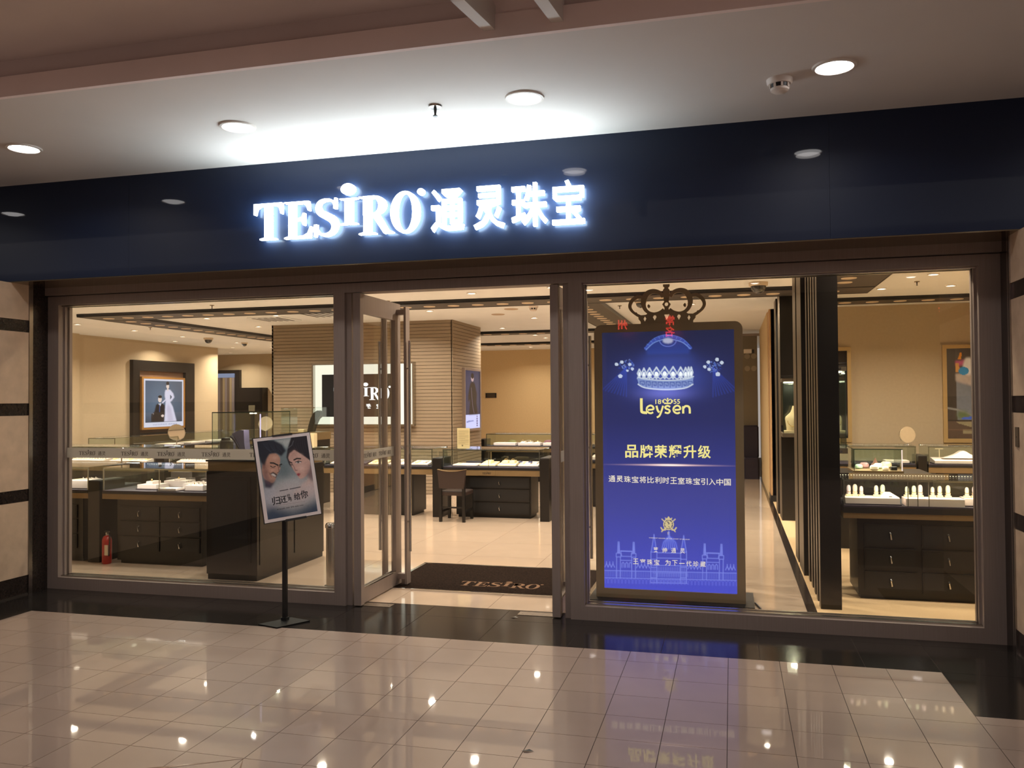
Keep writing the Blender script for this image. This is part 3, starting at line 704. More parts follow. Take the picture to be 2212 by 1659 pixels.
for i, p in enumerate(order):
    z_ = zone(pxof(p)); cnt[z_] = cnt.get(z_, 0) + 1
    lab = 'small round downlight in the cream shop ceiling, %s from the left in the %s' % (ORD[cnt[z_] - 1], z_)
    t = proto if i == 0 else dup(proto, (0, 0, 0)); t.location = (p[0], p[1], ZC); tag(t, lab, 'ceiling light', 'small downlights of the shop ceiling')
    lamp('downlight_beam', (p[0], p[1], ZC - 0.015), 17 if p[0] < -6.5 else (17 if p[0] > 1 else 8), WARM, 0.09, (0, 0, -1), PI * 0.82, parent=t)
for p in near:
    t = dup(proto, (p[0], p[1], ZC), 'added unseen downlight in the shop ceiling, hidden above the shop front header', group='added downlights above the view')
    lamp('downlight_beam', (p[0], p[1], ZC - 0.015), (10 if p[0] < -5 else 6 if p[0] > 1 else 2.5), WARM, 0.09, (0, 0, -1), PI * 0.82, parent=t)

def dome(loc, k, label):
    t = thing('dome_camera', loc, label, 'camera', 'dome cameras')
    MB().lathe([(0.085 * k, -0.040 * k), (0.098 * k, -0.034 * k), (0.10 * k, -0.005 * k), (0.10 * k, 0)], n=26).build('base', mat('ivory_plastic', lin((220, 200, 172)), 0.45), t, local=True, smooth=True)
    MB().lathe([(0.0, -0.118 * k), (0.03 * k, -0.113 * k), (0.055 * k, -0.098 * k), (0.074 * k, -0.070 * k), (0.080 * k, -0.038 * k)], n=26).build('bubble', mat('smoked_bubble', (0.03, 0.032, 0.035), 0.04, coat=1.0), t, local=True, smooth=True)
    MB().lathe([(0.0, -0.112 * k), (0.014 * k, -0.115 * k)], (0, -0.012 * k, -.004 * k), 10).build('lens', CHROME, t, local=True)
dome((0.325, 4.32, ZC), 1.12, 'dome security camera on the ceiling right of the big crowned screen')
dome((-1.213, 5.77, ZC), 0.85, 'small dome camera seen through the bronze crown')
dome((-10.8, 9.68, ZC), 1.0, 'largest dome camera on the ceiling above the framed wedding photograph')
dome((-10.89, 11.2, ZC), 0.75, 'smaller dome camera right of the largest one in the left window')
dome((-10.45, 11.9, ZC), 0.5, 'tiny dome camera nearest the striped block')
t = thing('wall_camera', (0.30, 11.6, 2.55), 'small white box camera high up beside the wood pier', 'camera')
bx(0.25, 0.40, 11.3, 11.6, 2.50, 2.57).build('body', WHITE, t); bx(0.40, 0.45, 11.28, 11.42, 2.49, 2.56).build('lens', BLACK, t)
for i, (x, y) in enumerate(((-10.23, 7.09), (-7.09, 4.36), (-4.55, 4.67), (-1.57, 6.26), (2.15, 4.81))):
    sprinkler((x, y, ZC), 'sprinkler head in the shop ceiling, ' + ['left of the dome cameras', 'in front of the channel in the left window', 'above the left open door', 'left of the bronze crown', 'in front of the lower channel in the right window'][i], 0.8, BRONZE)
t = thing('smoke_detector', (-2.79, 5.92, ZC), 'white smoke detector in the shop ceiling above the doorway', 'smoke detector'); smoke(t, 1.0)
for i, (x, y) in enumerate(((-7.3, 6.4), (-6.2, 6.0))):
    t = thing('ceiling_vent', (x, y, ZC), ['square air vent in the shop ceiling, left of the pair', 'square air vent in the shop ceiling, right of the pair behind the door'][i], 'vent')
    bx(x - .32, x + .32, y - .32, y + .32, ZC - 0.012, ZC).build('frame', CREAM, t)
    for k in range(5): bx(x - .26 + k * .11, x - .22 + k * .11, y - .27, y + .27, ZC - 0.016, ZC - 0.012).build('slot', BLACK, t)
for i, (x, y) in enumerate(((-3.6, 6.9), (-3.2, 6.2))):
    t = thing('ceiling_speaker', (x, y, ZC), ['flat round ceiling speaker, nearer the striped block', 'flat round ceiling speaker, nearer the smoke detector'][i], 'speaker')
    MB().lathe([(0.0, -0.006), (0.10, -0.008), (0.11, 0)], n=22).build('grille', mat('beige_grille', lin((190, 165, 140)), 0.7), t, local=True)

# =================================================================== POSTER STAND
base = Vector((-3.165, -0.56, 0))
st = thing('poster_stand', base, 'black metal stand with a tilted square foot carrying a film poster outside', 'sign stand')
A = [(-3.294, -0.666), (-3.116, -0.716), (-2.980, -0.492), (-3.158, -0.442)]
mb = MB(); mb.prism([A], lambda u, v, w: (u, v, w), 0.0005, 0.010); mb.build('foot', mat('matt_black_steel', lin((20, 20, 20)), 0.6, spec=0.2), st)
bx(-3.181, -3.149, -0.532, -0.508, 0.010, 0.80).build('pole', BLACK, st)
bx(-3.188, -3.142, -0.539, -0.501, 0.010, 0.03).build('collar', BLACK, st)
U = Vector((0.27910788, 0.3349049, 0.03598791)); V = Vector((0.11077665, -0.02655271, -0.61219866)); cen = Vector((-3.152, -0.5, 1.048)); W_ = V.cross(U).normalized() * -1
if W_.y > 0: W_ = -W_
TL = cen - U / 2 - V / 2; Un = U.normalized(); Vn = V.normalized()
def bp(u, v, w): return TL + U * u + V * v + W_ * w
def slab(mb, u0, u1, v0, v1, w0, w1):
    c = [bp(u, v, w) for w in (w0, w1) for u, v in ((u0, v0), (u0, v1), (u1, v1), (u1, v0))]
    mb._a(c, [(3, 2, 1, 0), (4, 5, 6, 7), (0, 1, 5, 4), (1, 2, 6, 5), (2, 3, 7, 6), (3, 0, 4, 7)]); return mb
slab(MB(), 0, 1, 0, 1, -0.012, 0.0).build('backing_board', BLACK, st)
slab(MB(), 0.012, 0.988, 0.009, 0.991, 0.0, 0.0015).build('poster_sheet', mat('poster_paper', lin((232, 218, 214)), 0.45), st)
slab(MB(), 0.33, 0.68, -0.008, 0.012, -0.015, 0.006).build('clip', BLACK, st); slab(MB(), 0.36, 0.72, 0.985, 1.012, -0.015, 0.006).build('clip', BLACK, st)
art = Art(170, 240, [(175, 175), (940, 115), (1170, 1385), (405, 1515)], lin((150, 158, 160)))
L_ = lin
art.poly([(150, 100), (1100, 60), (1180, 700), (250, 900)], L_((118, 134, 140)), 8)
art.glow((760, 900), 230, 260, L_((120, 112, 112)), 0.8)
art.poly([(420, 170), (760, 140), (680, 230), (640, 320), (600, 260), (500, 200)], L_((196, 200, 196)), 4, 0.8)
art.poly([(520, 540), (640, 560), (740, 720), (700, 820), (560, 800), (520, 640)], L_((84, 104, 106)), 14, 0.6)
# man, left, facing right and laughing
skin = L_((196, 148, 126))
art.poly([(330, 960), (470, 930), (560, 1100), (520, 1300), (380, 1400), (300, 1100)], L_((176, 176, 184)), 3)
art.poly([(310, 820), (480, 870), (430, 980), (330, 960)], L_((60, 58, 76)), 3)
art.poly([(290, 560), (370, 400), (480, 390), (545, 470), (548, 590), (560, 640), (530, 720), (505, 770), (485, 850), (440, 885), (380, 850), (310, 800), (270, 660)], skin, 1, curve=True)
art.poly([(270, 560), (320, 540), (320, 640), (285, 640)], L_((150, 104, 92)), 2)
art.poly([(290, 640), (360, 700), (400, 840), (470, 880), (380, 900), (300, 810)], L_((120, 84, 84)), 5, 0.7)
art.poly([(100, 150), (430, 165), (560, 240), (632, 350), (565, 440), (485, 385), (380, 392), (340, 470), (310, 590), (255, 540), (200, 380)], L_((30, 34, 46)), 2)
art.line([(400, 545), (450, 550), (520, 590)], 2.2, L_((30, 24, 26))); art.line([(545, 590), (575, 575)], 2.0, L_((30, 24, 26)))
art.line([(405, 600), (440, 625), (480, 608)], 1.4, L_((40, 28, 30))); art.line([(540, 620), (556, 612)], 1.2, L_((40, 28, 30)))
art.line([(520, 600), (545, 700), (510, 722)], 1.0, L_((128, 88, 78))); art.oval((352, 690), 16, 22, L_((110, 70, 66)), 3, 0.6)
art.poly([(400, 725), (450, 700), (515, 745), (500, 800), (450, 775)], L_((44, 26, 30)), 1); art.poly([(412, 735), (455, 728), (500, 765), (490, 785), (450, 765)], L_((226, 214, 206)), 1)
# woman, right, turned to the left
art.poly([(660, 400), (760, 340), (900, 400), (1010, 540), (1010, 700), (960, 790), (900, 832), (860, 820), (820, 760), (740, 640), (690, 540)], L_((214, 172, 158)), 1, curve=True)
art.poly([(1000, 620), (1060, 700), (1120, 1040), (900, 1180), (760, 1060), (980, 880), (1010, 780)], L_((222, 186, 172)), 4)
art.poly([(900, 930), (1120, 860), (1150, 1050), (1000, 1120)], L_((226, 190, 176)), 8, 0.8)
art.poly([(700, 130), (960, 90), (1010, 400), (1015, 530), (900, 440), (760, 340), (690, 400), (672, 470), (740, 640), (780, 700), (690, 580), (645, 460), (655, 330)], L_((34, 30, 38)), 1)
art.poly([(980, 780), (1040, 580), (1110, 700), (1130, 900), (1040, 880)], L_((86, 70, 80)), 4, 0.8)
art.line([(765, 510), (810, 488), (865, 495)], 2.2, L_((40, 30, 30))); art.line([(700, 540), (735, 560)], 1.8, L_((44, 32, 34)))
art.oval((835, 552), 42, 16, L_((230, 224, 222)), 1); art.oval((832, 552), 19, 17, L_((34, 26, 30)), 1); art.line([(790, 548), (835, 530), (880, 545)], 1.2, L_((30, 22, 24)))
art.oval((738, 590), 16, 12, L_((40, 30, 34)), 1); art.line([(760, 600), (790, 680), (825, 690)], 1.0, L_((150, 108, 100)))
art.poly([(812, 745), (850, 735), (880, 745), (855, 790), (838, 780)], L_((164, 56, 70)), 1)
art.line([(640, 330), (720, 260), (740, 190)], 1.0, L_((120, 124, 130)), 0.6)
art.poly([(980, 560), (1030, 640), (1000, 780), (930, 830), (960, 740), (985, 660)], L_((150, 108, 104)), 6, 0.6)
art.poly([(700, 400), (760, 350), (800, 370), (730, 450), (700, 520)], L_((176, 130, 120)), 6, 0.5); art.glow((880, 650), 50, 50, L_((238, 204, 192)), 0.6, add=False); art.glow((850, 440), 40, 30, L_((232, 196, 184)), 0.5, add=False)
art.glow((800, 690), 16, 10, L_((176, 120, 112)), 0.8, add=False)
art.poly([(300, 560), (340, 520), (350, 640), (330, 760), (290, 680)], L_((120, 82, 74)), 7, 0.7); art.glow((470, 460), 45, 35, L_((216, 172, 152)), 0.7, add=False); art.glow((440, 660), 34, 30, L_((222, 170, 150)), 0.7, add=False)
art.poly([(380, 820), (440, 870), (500, 790), (470, 880), (420, 900)], L_((96, 66, 66)), 5, 0.7); art.line([(408, 640), (440, 650), (470, 640)], 0.8, L_((140, 98, 86)), 0.7); art.line([(385, 700), (400, 740), (430, 790)], 0.9, L_((130, 88, 78)), 0.8)
for k in range(14): art.line([(260 + k * 24, 200), (320 + k * 22, 290 + (k % 4) * 22), (380 + k * 18, 330 + (k % 3) * 22)], 0.6, L_((62, 68, 84)), 0.5)
for k in range(7): art.line([(760 + k * 28, 130), (740 + k * 36, 260), (800 + k * 30, 380)], 0.5, L_((70, 66, 78)), 0.5)
# mist and dark blue foot of the picture
art.poly([(560, 920), (1100, 880), (1140, 1180), (980, 1300), (520, 1340), (420, 1150)], L_((208, 196, 196)), 14, 0.75)
art.poly([(380, 1260), (560, 1330), (800, 1400), (1000, 1300), (1200, 1180), (1220, 1560), (380, 1560)], L_((44, 62, 88)), 12, 0.95)
art.speckle(0.10, 3, 1); art.speckle(0.06, 5, 4)
art.line([(570, 1028), (695, 1005)], 1.2, L_((40, 40, 48))); art.line([(725, 1000), (885, 970)], 1.2, L_((50, 50, 56)))
art.line([(560, 1270), (970, 1215)], 0.4, L_((110, 84, 84)), 0.6)
# the picture keeps a white margin of the sheet: its corners in board coordinates
p00 = bp(0.07, 0.045, 0.0022)
art.build('film_picture', printed('poster_print', 0, 0.3), p00, U * 0.86, V * 0.91, st)
def pplace(u0, v0, sc=1.0): return lambda u, v, w: bp(0.07, 0.045, 0.0026) + U * (0.86 * u0) + V * (0.91 * v0) + (Un * u - Vn * v) * sc + W_ * w
INK = mat('black_ink', lin((34, 34, 40)), 0.5)
for ch, u0, v0, h_ in (('归', 0.13, 0.835, 0.062), ('还', 0.29, 0.825, 0.054), ('世', 0.43, 0.765, 0.026), ('界', 0.44, 0.822, 0.032), ('给', 0.565, 0.813, 0.052), ('你', 0.70, 0.808, 0.060)):
    text_mb(ch, h_, pplace(u0, v0), bold=0.016, thick=0.0004, width=h_ * 0.95).build('title_letter', INK, st)
text_mb('归还世界给你', 0.009, pplace(0.2, 0.90), thick=0.0003, width=0.2).build('small_print', INK, st)

# =================================================================== BIG CROWNED SCREEN
KX0, KX1, KY = -1.055, 0.088, 0.60
ks = thing('advertising_screen', (-0.483, 0.66, 0), 'tall bronze framed advertising screen topped by a cut-out crown, behind the right window', 'screen')
KB = mat('bronze_sheet', lin((152, 132, 102)), 0.5, 0.0)
def rrect(x0, x1, z0, z1, rt, rb, n=8):
    P = []
    for cx, cz, r, a in ((x1 - rt, z1 - rt, rt, 0), (x0 + rt, z1 - rt, rt, PI / 2), (x0 + rb, z0 + rb, rb, PI), (x1 - rb, z0 + rb, rb, 1.5 * PI)):
        for i in range(n + 1): P.append((cx + r * math.cos(a + PI / 2 * i / n), cz + r * math.sin(a + PI / 2 * i / n)))
    return P
yl = lambda u, v, w: (u, w, v)
mb = MB(); mb.prism([rrect(KX0, KX1, 0.0, 2.19, 0.06, 0.004)], yl, KY + 0.012, KY + 0.11); mb.build('housing', KB, ks)
mb = MB(); mb.prism([rrect(KX0, KX1, 0.0, 2.19, 0.06, 0.004), rrect(-0.992, 0.025, 0.106, 2.128, 0.004, 0.004, 2)], yl, KY - 0.004, KY + 0.013); mb.build('bezel', KB, ks)
bx(-1.106, 0.150, 0.49, 1.0, 0.0, 0.035).build('base_plate', BLACK, ks)
bx(-1.02, 0.06, 0.60, 0.9, 0.035, 0.09, 0.01).build('plinth', BLACK, ks)
# crown: outline strokes in picture units -> metres
CS = 0.000835
def cm(p): return (-0.483 + (p[0] - 917) * CS, 2.19 + (485 - p[1]) * CS)
crown = []
def cstroke(ctrl, ws, n=6):
    for sx in (1, -1):
        pts = spline([((917 + sx * (p[0] - 917)), p[1]) for p in ctrl], n); 
        if isinstance(ws, (list, tuple)): w = [ws[min(int(i / (len(pts) - 1) * (len(ws) - 1)), len(ws) - 2)] * (1 - (i / (len(pts) - 1) * (len(ws) - 1)) % 1) + ws[min(int(i / (len(pts) - 1) * (len(ws) - 1)) + 1, len(ws) - 1)] * ((i / (len(pts) - 1) * (len(ws) - 1)) % 1) for i in range(len(pts))]
        else: w = ws
        crown.append([ribbon([cm(p) for p in pts], [x * CS for x in w] if isinstance(w, list) else w * CS)])
cstroke([(885, 235), (855, 195), (795, 178), (735, 200), (702, 262), (706, 325), (740, 372), (795, 392), (850, 380), (890, 352)], [16, 18, 24, 26, 18, 14, 13, 12])
cstroke([(700, 232), (640, 228), (592, 262), (572, 312), (590, 356), (632, 392), (668, 412)], [16, 18, 15, 12, 14])
cstroke([(742, 330), (755, 318), (742, 306)], 9); cstroke([(640, 380), (622, 388)], 10)
crown.append([[cm(p) for p in [(886, 118), (946, 118), (944, 138), (930, 150), (946, 172), (940, 262), (936, 282), (954, 305), (934, 340), (934, 400), (897, 400), (897, 340), (876, 305), (894, 282), (890, 262), (884, 172), (900, 150), (886, 138)]], [cm(p) for p in ell(915, 305, 17, 18, 16)]])
diam = lambda x, y, a, b: [cm(p) for p in [(x - a, y), (x, y + b * 1.15), (x + a, y), (x, y - b)]]
crown.append([[cm(p) for p in [(652, 415), (672, 402), (720, 400), (760, 372), (800, 388), (860, 372), (917, 345), (974, 372), (1034, 388), (1074, 372), (1114, 400), (1162, 402), (1182, 415), (1180, 440), (1160, 462), (1158, 486), (676, 486), (672, 462), (654, 440)]],
              diam(713, 436, 14, 24), diam(805, 422, 18, 30), diam(917, 405, 24, 42), diam(1029, 422, 18, 30), diam(1121, 436, 14, 24)])
mb = MB()
for k, sh in enumerate(crown): mb.prism(sh, yl, KY + 0.02 - 0.0004 * k, KY + 0.04 + 0.0004 * k)
mb.build('crown', KB, ks)
# screen picture
S1 = lambda x, y: (1230 + x / 4.367, 580 + y / 4.367); S2 = lambda x, y: (1230 + x / 3.456, 900 + y / 3.456)
sc = Art(250, 500, [(1301, 711), (1583, 702), (1594, 1283), (1309, 1269)])
tt = sc.V[..., None]
top, mid, low, bot = [np.array(lin(c), np.float32) for c in ((44, 46, 78), (54, 56, 112), (74, 78, 172), (82, 88, 224))]
sc.a = np.where(tt < 0.35, top + (mid - top) * tt / 0.35, np.where(tt < 0.7, mid + (low - mid) * (tt - 0.35) / 0.35, low + (bot - low) * (tt - 0.7) / 0.3)).astype(np.float32)
B1, B2, WH = lin((110, 140, 226)), lin((60, 80, 190)), lin((226, 236, 255))
for cx, sx in ((540, -1), (1350, 1)):           # wall lamps and their rays
    for k in range(9):
        sc.line([S1(cx, 900), S1(cx + sx * (60 + k * 28) - 60 * sx, 1180 - k * 8)], 1.2, B2, 0.35)
sc.poly([S1(720, 730), S1(800, 640), (S1(917, 600)), S1(1050, 640), S1(1135, 715), S1(1125, 770), S1(1060, 770), S1(730, 775)], lin((52, 70, 150)), 2, 0.9)
sc.line([S1(*p) for p in spline([(720, 720), (800, 640), (917, 600), (1050, 635), (1135, 712)], 6)], 3.2, lin((70, 90, 190)), 0.9)
sc.line([S1(*p) for p in spline([(722, 732), (800, 662), (917, 630), (1050, 655), (1135, 720)], 6)], 0.8, lin((130, 160, 235)))
sc.line([S1(*p) for p in spline([(722, 700), (800, 622), (917, 588), (1050, 618), (1130, 690)], 6)], 0.6, lin((90, 120, 215)))
for k in range(13):
    a = PI * (0.16 + 0.68 * k / 12); sc.line([S1(925 - 250 * math.cos(a), 830 - 240 * math.sin(a)), S1(925 - 222 * math.cos(a), 822 - 212 * math.sin(a))], 0.6, lin((110, 140, 230)), 0.8)
sc.line([S1(925 + 78 * math.cos(a), 640 + 60 * math.sin(a)) for a in np.linspace(0, PI, 12)], 0.8, lin((110, 130, 220)))
sc.oval(S1(925, 645), 11, 6, lin((190, 195, 225)), 1); 
sc.poly([S1(690, 770), S1(1165, 765), S1(1160, 850), S1(700, 860)], lin((66, 82, 160)), 8, 0.45)
for cx, cy in ((540, 880), (1355, 880)):
    for k in range(46):
        a = random.random() * 2 * PI; r = 70 * random.random() ** .5; sc.line([S1(cx + r * math.cos(a), cy + r * .8 * math.sin(a)), S1(cx + r * math.cos(a) + random.uniform(-16, 16), cy + r * .8 * math.sin(a) + random.uniform(-16, 16))], 0.6, random.choice([B1, B2, lin((150, 170, 240))]), 0.8)
for x, y, r in ((447, 872, 17), (497, 850, 17), (570, 872, 16), (595, 916, 15), (483, 984, 20), (548, 932, 12), (1305, 848, 18), (1386, 822, 18), (1430, 852, 18), (1272, 893, 16), (1312, 917, 16), (1394, 963, 22)): sc.oval(S1(x, y), r / 4.367, r / 4.7, WH, 0, 0.92)
sc.glow(S1(900, 1000), 80, 40, lin((70, 90, 190)), 0.8)
# tiara
for i, (cx, ty_, w) in enumerate([(660, 918, 17), (703, 908, 22), (755, 905, 27), (820, 898, 34), (897, 892, 38), (975, 893, 34), (1046, 896, 29), (1092, 900, 20), (1120, 896, 14), (1145, 896, 14)]):
    b = 1008 - (10 if abs(cx - 900) > 200 else 0)
    L = [S1(cx, ty_), S1(cx + w, (ty_ + b) / 2), S1(cx, b), S1(cx - w, (ty_ + b) / 2)]
    sc.poly(L, lin((120, 140, 215)), 0, 0.55); sc.line(L, 1.3, WH, 1, closed=True); sc.oval(S1(cx, (ty_ + b) / 2 + 10), w * 0.5 / 4.367, 5.2, (1.25, 1.3, 1.4), 0)
    sc.line([S1(cx - w, 1008), S1(cx, 985), S1(cx + w, 1008)], 1.0, WH)
sc.poly([S1(640, 990), S1(700, 1010), S1(900, 1022), S1(1100, 1010), S1(1166, 985), S1(1160, 1060), S1(1080, 1098), S1(900, 1112), S1(720, 1096), S1(652, 1060)], lin((150, 170, 228)), 0, 0.95)
for k in range(9):
    x = 668 + k * 56; y = 1030 + 12 * (1 - ((x - 900) / 250) ** 2); sc.line([S1(x, y + 50), S1(x, y), S1(x + 38, y), S1(x + 38, y + 34), S1(x + 18, y + 34), S1(x + 18, y + 18)], 0.75, lin((70, 88, 170)))
sc.line([S1(*p) for p in spline([(645, 995), (720, 1012), (900, 1024), (1090, 1012), (1166, 985)], 5)], 1.0, WH); sc.line([S1(*p) for p in spline([(650, 1062), (720, 1096), (900, 1112), (1080, 1098), (1160, 1060)], 5)], 1.2, WH)
sc.glow(S1(900, 1150), 50, 14, lin((110, 110, 190)), 0.9)
# flare line under the headline
sc.glow(S2(750, 345), 72, 1.6, (1.0, 0.62, 0.40), 1.0); sc.glow(S2(750, 345), 34, 2.2, (0.9, 0.7, 0.5), 1.0); sc.glow(S2(770, 347), 100, 0.9, (0.5, 0.3, 0.3), 0.9)
# emblem
EM = lin((236, 214, 160)); q = lambda x, y: S2(x, y)
sc.oval(q(745, 795), 11.5, 12.5, EM, 0); sc.oval(q(745, 795), 9.5, 10.5, lin((60, 62, 120)), 0); sc.oval(q(745, 795), 7.6, 8.8, EM, 0); sc.line([q(738, 775), q(750, 790), q(740, 800), q(752, 815)], 1.0, lin((90, 80, 110)))
sc.poly([q(722, 762), q(718, 742), q(732, 750), q(745, 732), q(758, 750), q(772, 742), q(768, 762)], EM, 0); sc.line([q(696, 755), q(795, 850)], 0.9, EM); sc.line([q(794, 755), q(694, 850)], 0.9, EM)
sc.line([q(690, 820), q(700, 838), q(722, 836)], 1.2, EM); sc.line([q(802, 820), q(790, 838), q(770, 836)], 1.2, EM); sc.oval(q(746, 862), 2.6, 4, EM, 0)
# palace drawn in pale lines
CL = lin((138, 150, 255)); C2 = lin((116, 124, 250))
def cl(*pts, w=0.55, c=CL, op=0.85): sc.line([S2(*p) for p in pts], w * 1.25, c, min(1, op * 1.25))
for tx, b0, tp, hw in ((638, 1000, 870, 20), (858, 1000, 878, 20), (748, 880, 845, 6)):
    sc.poly([S2(tx - hw, b0), S2(tx, tp), S2(tx + hw, b0)], lin((86, 100, 236)), 0, 0.7); cl((tx - hw, b0), (tx, tp), (tx + hw, b0))
sc.poly([S2(690, 985), S2(700, 930), S2(725, 892), S2(750, 880), S2(778, 892), S2(808, 930), S2(818, 985)], lin((84, 98, 232)), 0, 0.75, curve=False)
for k in range(8): x = 696 + k * 16.5; cl((x, 985), (750 + (x - 750) * 0.75, 930), (750, 882), w=0.4)
for tx in (638, 858):
    for x in (tx - 22, tx + 22): cl((x, 1000), (x, 1240))
    for z in (1005, 1060, 1120, 1200): cl((tx - 22, z), (tx + 22, z))
for x0, x1, z in ((615, 885, 1105), (275, 1250, 1145), (275, 1250, 1200), (615, 885, 1238), (660, 840, 1010), (660, 840, 1050)): cl((x0, z), (x1, z + (x1 - x0) * 0.02))
for k in range(20):
    x = 632 + k * 13; cl((x, 1120), (x, 1150), op=0.5); cl((x, 1165), (x + 4, 1158), (x + 8, 1165), (x + 8, 1190), op=0.5); cl((x, 1240), (x, 1205), op=0.4)
for cx in (376, 488, 1014, 1138):
    dz = (cx - 276) * 0.022
    for s_ in (-1, 1): cl((cx + s_ * 8, 1010 + dz), (cx + s_ * 4, 925 + dz), (cx + s_ * 2, 1010 + dz))
    cl((cx - 17, 1012 + dz), (cx + 17, 1012 + dz), (cx + 17, 1040 + dz), (cx - 17, 1040 + dz), (cx - 17, 1012 + dz)); cl((cx - 14, 1040 + dz), (cx - 14, 1200 + dz)); cl((cx + 14, 1040 + dz), (cx + 14, 1200 + dz))
for a, b in ((392, 476), (1030, 1122)):
    dz = (a - 276) * 0.022; cl((a, 995 + dz), (b, 998 + dz), w=0.9); cl((a, 995 + dz), (a + 8, 1035 + dz), (b - 6, 1037 + dz), (b, 998 + dz)); cl((a, 1065 + dz), (b, 1067 + dz))
    for k in range(3): x = a + 10 + k * 27; cl((x, 1120 + dz), (x, 1090 + dz), (x + 8, 1080 + dz), (x + 16, 1090 + dz), (x + 16, 1120 + dz))
for x0, x1 in ((275, 350), (510, 610), (890, 1000), (1170, 1250)):
    n_ = int((x1 - x0) / 24)
    for k in range(n_): x = x0 + k * 24; dz = (x - 276) * 0.022; cl((x, 1120 + dz), (x + 12, 1092 + dz), (x + 24, 1120 + dz)); cl((x + 12, 1092 + dz), (x + 12, 1078 + dz))
for k in range(76): x = 278 + k * 12.9; dz = (x - 276) * 0.022; cl((x, 1150 + dz), (x, 1188 + dz), op=0.35); 
for k in range(38): x = 278 + k * 25.8; dz = (x - 276) * 0.022; cl((x, 1240 + dz), (x, 1212 + dz), (x + 9, 1204 + dz), (x + 18, 1212 + dz), (x + 18, 1240 + dz), w=0.45, c=C2, op=0.55)
SX0, SX1, SZ0, SZ1 = -0.992, 0.025, 0.106, 2.128
sc.build('display', printed('screen_glow', 0.85), (SX0, KY + 0.006, SZ1), (SX1 - SX0, 0, 0), (0, 0, SZ0 - SZ1), ks, label='lit blue display with a tiara, lettering and a palace')
def scr(px, py):       # photograph position on the display -> metres
    u, v = sc.m((px, py)); return SX0 + u * (SX1 - SX0), SZ1 + v * (SZ0 - SZ1)
YEL = emit('yellow_screen_letters', lin((252, 236, 150)), 1.05); IVO = emit('ivory_screen_letters', lin((246, 232, 214)), 1.0); PINK = emit('pale_screen_letters', lin((226, 200, 220)), 0.9)
def stext(body, pa, pb, hpx, m, bold=0.0, name='screen_lettering', wscale=1.0):
    """body fills the width from photograph point pa to pb (baseline ends)"""
    (x0, z0), (x1, z1) = scr(*pa), scr(*pb); h_ = hpx * 0.00352; sl = (z1 - z0) / (x1 - x0)
    text_mb(body, h_, lambda u, v, w: (x0 + u, KY + 0.0052 - w, z0 + v + sl * u), bold=bold, thick=0.0004, width=(x1 - x0)).build(name, m, ks)
for i, ch in enumerate('品牌荣耀升级'):
    x = 422 + i * 107.5; stext(ch, S2(x, 290 + i * 0.8), S2(x + 96, 290 + i * 0.8), 29, YEL, 0.02)
for i, ch in enumerate('通灵珠宝将比利时王室珠宝引入中国'):
    x = 300 + i * 57; y = 474 + i * 1.7; stext(ch, S2(x, y), S2(x + 50, y), 14.5, IVO, 0.012)
for i, ch in enumerate('莱绅通灵'): stext(ch, S2(634 + i * 66, 1006 + i * 3), S2(634 + i * 66 + 36, 1006 + i * 3), 11, IVO, 0.008)
for i, ch in enumerate('王室珠宝为下一代珍藏'):
    x = 484 + i * 52 + (30 if i > 3 else 0); 
    if ch == '一': stext(ch, S2(x, 1080 + i * 2.2), S2(x + 40, 1080 + i * 2.2), 1.6, IVO, 0.008)
    else: stext(ch, S2(x, 1096 + i * 2.4), S2(x + 40, 1096 + i * 2.4), 12, IVO, 0.008)
stext('WARRANT HOLDER OF THE COURT OF BELGIUM', S2(600, 900), S2(902, 913), 2.1, IVO, 0.0)
stext('18', S1(812, 1250), S1(866, 1250), 10.5, YEL, 0.01); stext('55', S1(982, 1248), S1(1042, 1248), 10.5, YEL, 0.01)
mb = MB(); px_ = lambda p: scr(*S1(*p)); yp = lambda u, v, w: (u, KY + 0.0052 - w, v)
def sstroke(ctrl, ws, n=6):
    pts = spline([px_(p) for p in ctrl], n); mb.prism([ribbon(pts, ws * 0.000806)], yp, 0, 0.0004)
for sx in (1, -1):     # little crown between the figures
    c = lambda x: 925 + sx * (x - 925)
    sstroke([(c(920), 1225), (c(905), 1205), (c(888), 1210), (c(890), 1235)], 4); sstroke([(c(890), 1215), (c(876), 1218), (c(886), 1240)], 4)
mb.prism([[px_(p) for p in [(890, 1236), (962, 1236), (958, 1250), (894, 1250)]]], yp, 0, 0.0004); mb.prism([[px_(p) for p in ell(926, 1199, 8, 8, 12)]], yp, 0, 0.0004); sstroke([(926, 1200), (926, 1238)], 4, 2)
mb.build('screen_lettering', YEL, ks)
# the brand word in rounded strokes
mb = MB(); sstroke([(680, 1195), (682, 1300), (690, 1328), (735, 1334)], 13)
for cx in (765, 1015):
    sstroke([(cx - 30, 1306), (cx + 26, 1300), (cx + 24, 1276), (cx, 1264), (cx - 28, 1280), (cx - 34, 1306), (cx - 20, 1330), (cx + 6, 1338), (cx + 26, 1328)], 9)
sstroke([(822, 1266), (834, 1310), (850, 1330)], 10); sstroke([(884, 1266), (868, 1320), (850, 1362), (826, 1378)], 9)
sstroke([(950, 1278), (926, 1266), (904, 1278), (912, 1294), (938, 1304), (946, 1320), (930, 1336), (900, 1330)], 9)
sstroke([(1072, 1270), (1072, 1340)], 10, 2); sstroke([(1072, 1292), (1092, 1270), (1120, 1272), (1132, 1294), (1134, 1340)], 10)
mb.build('screen_lettering', YEL, ks)
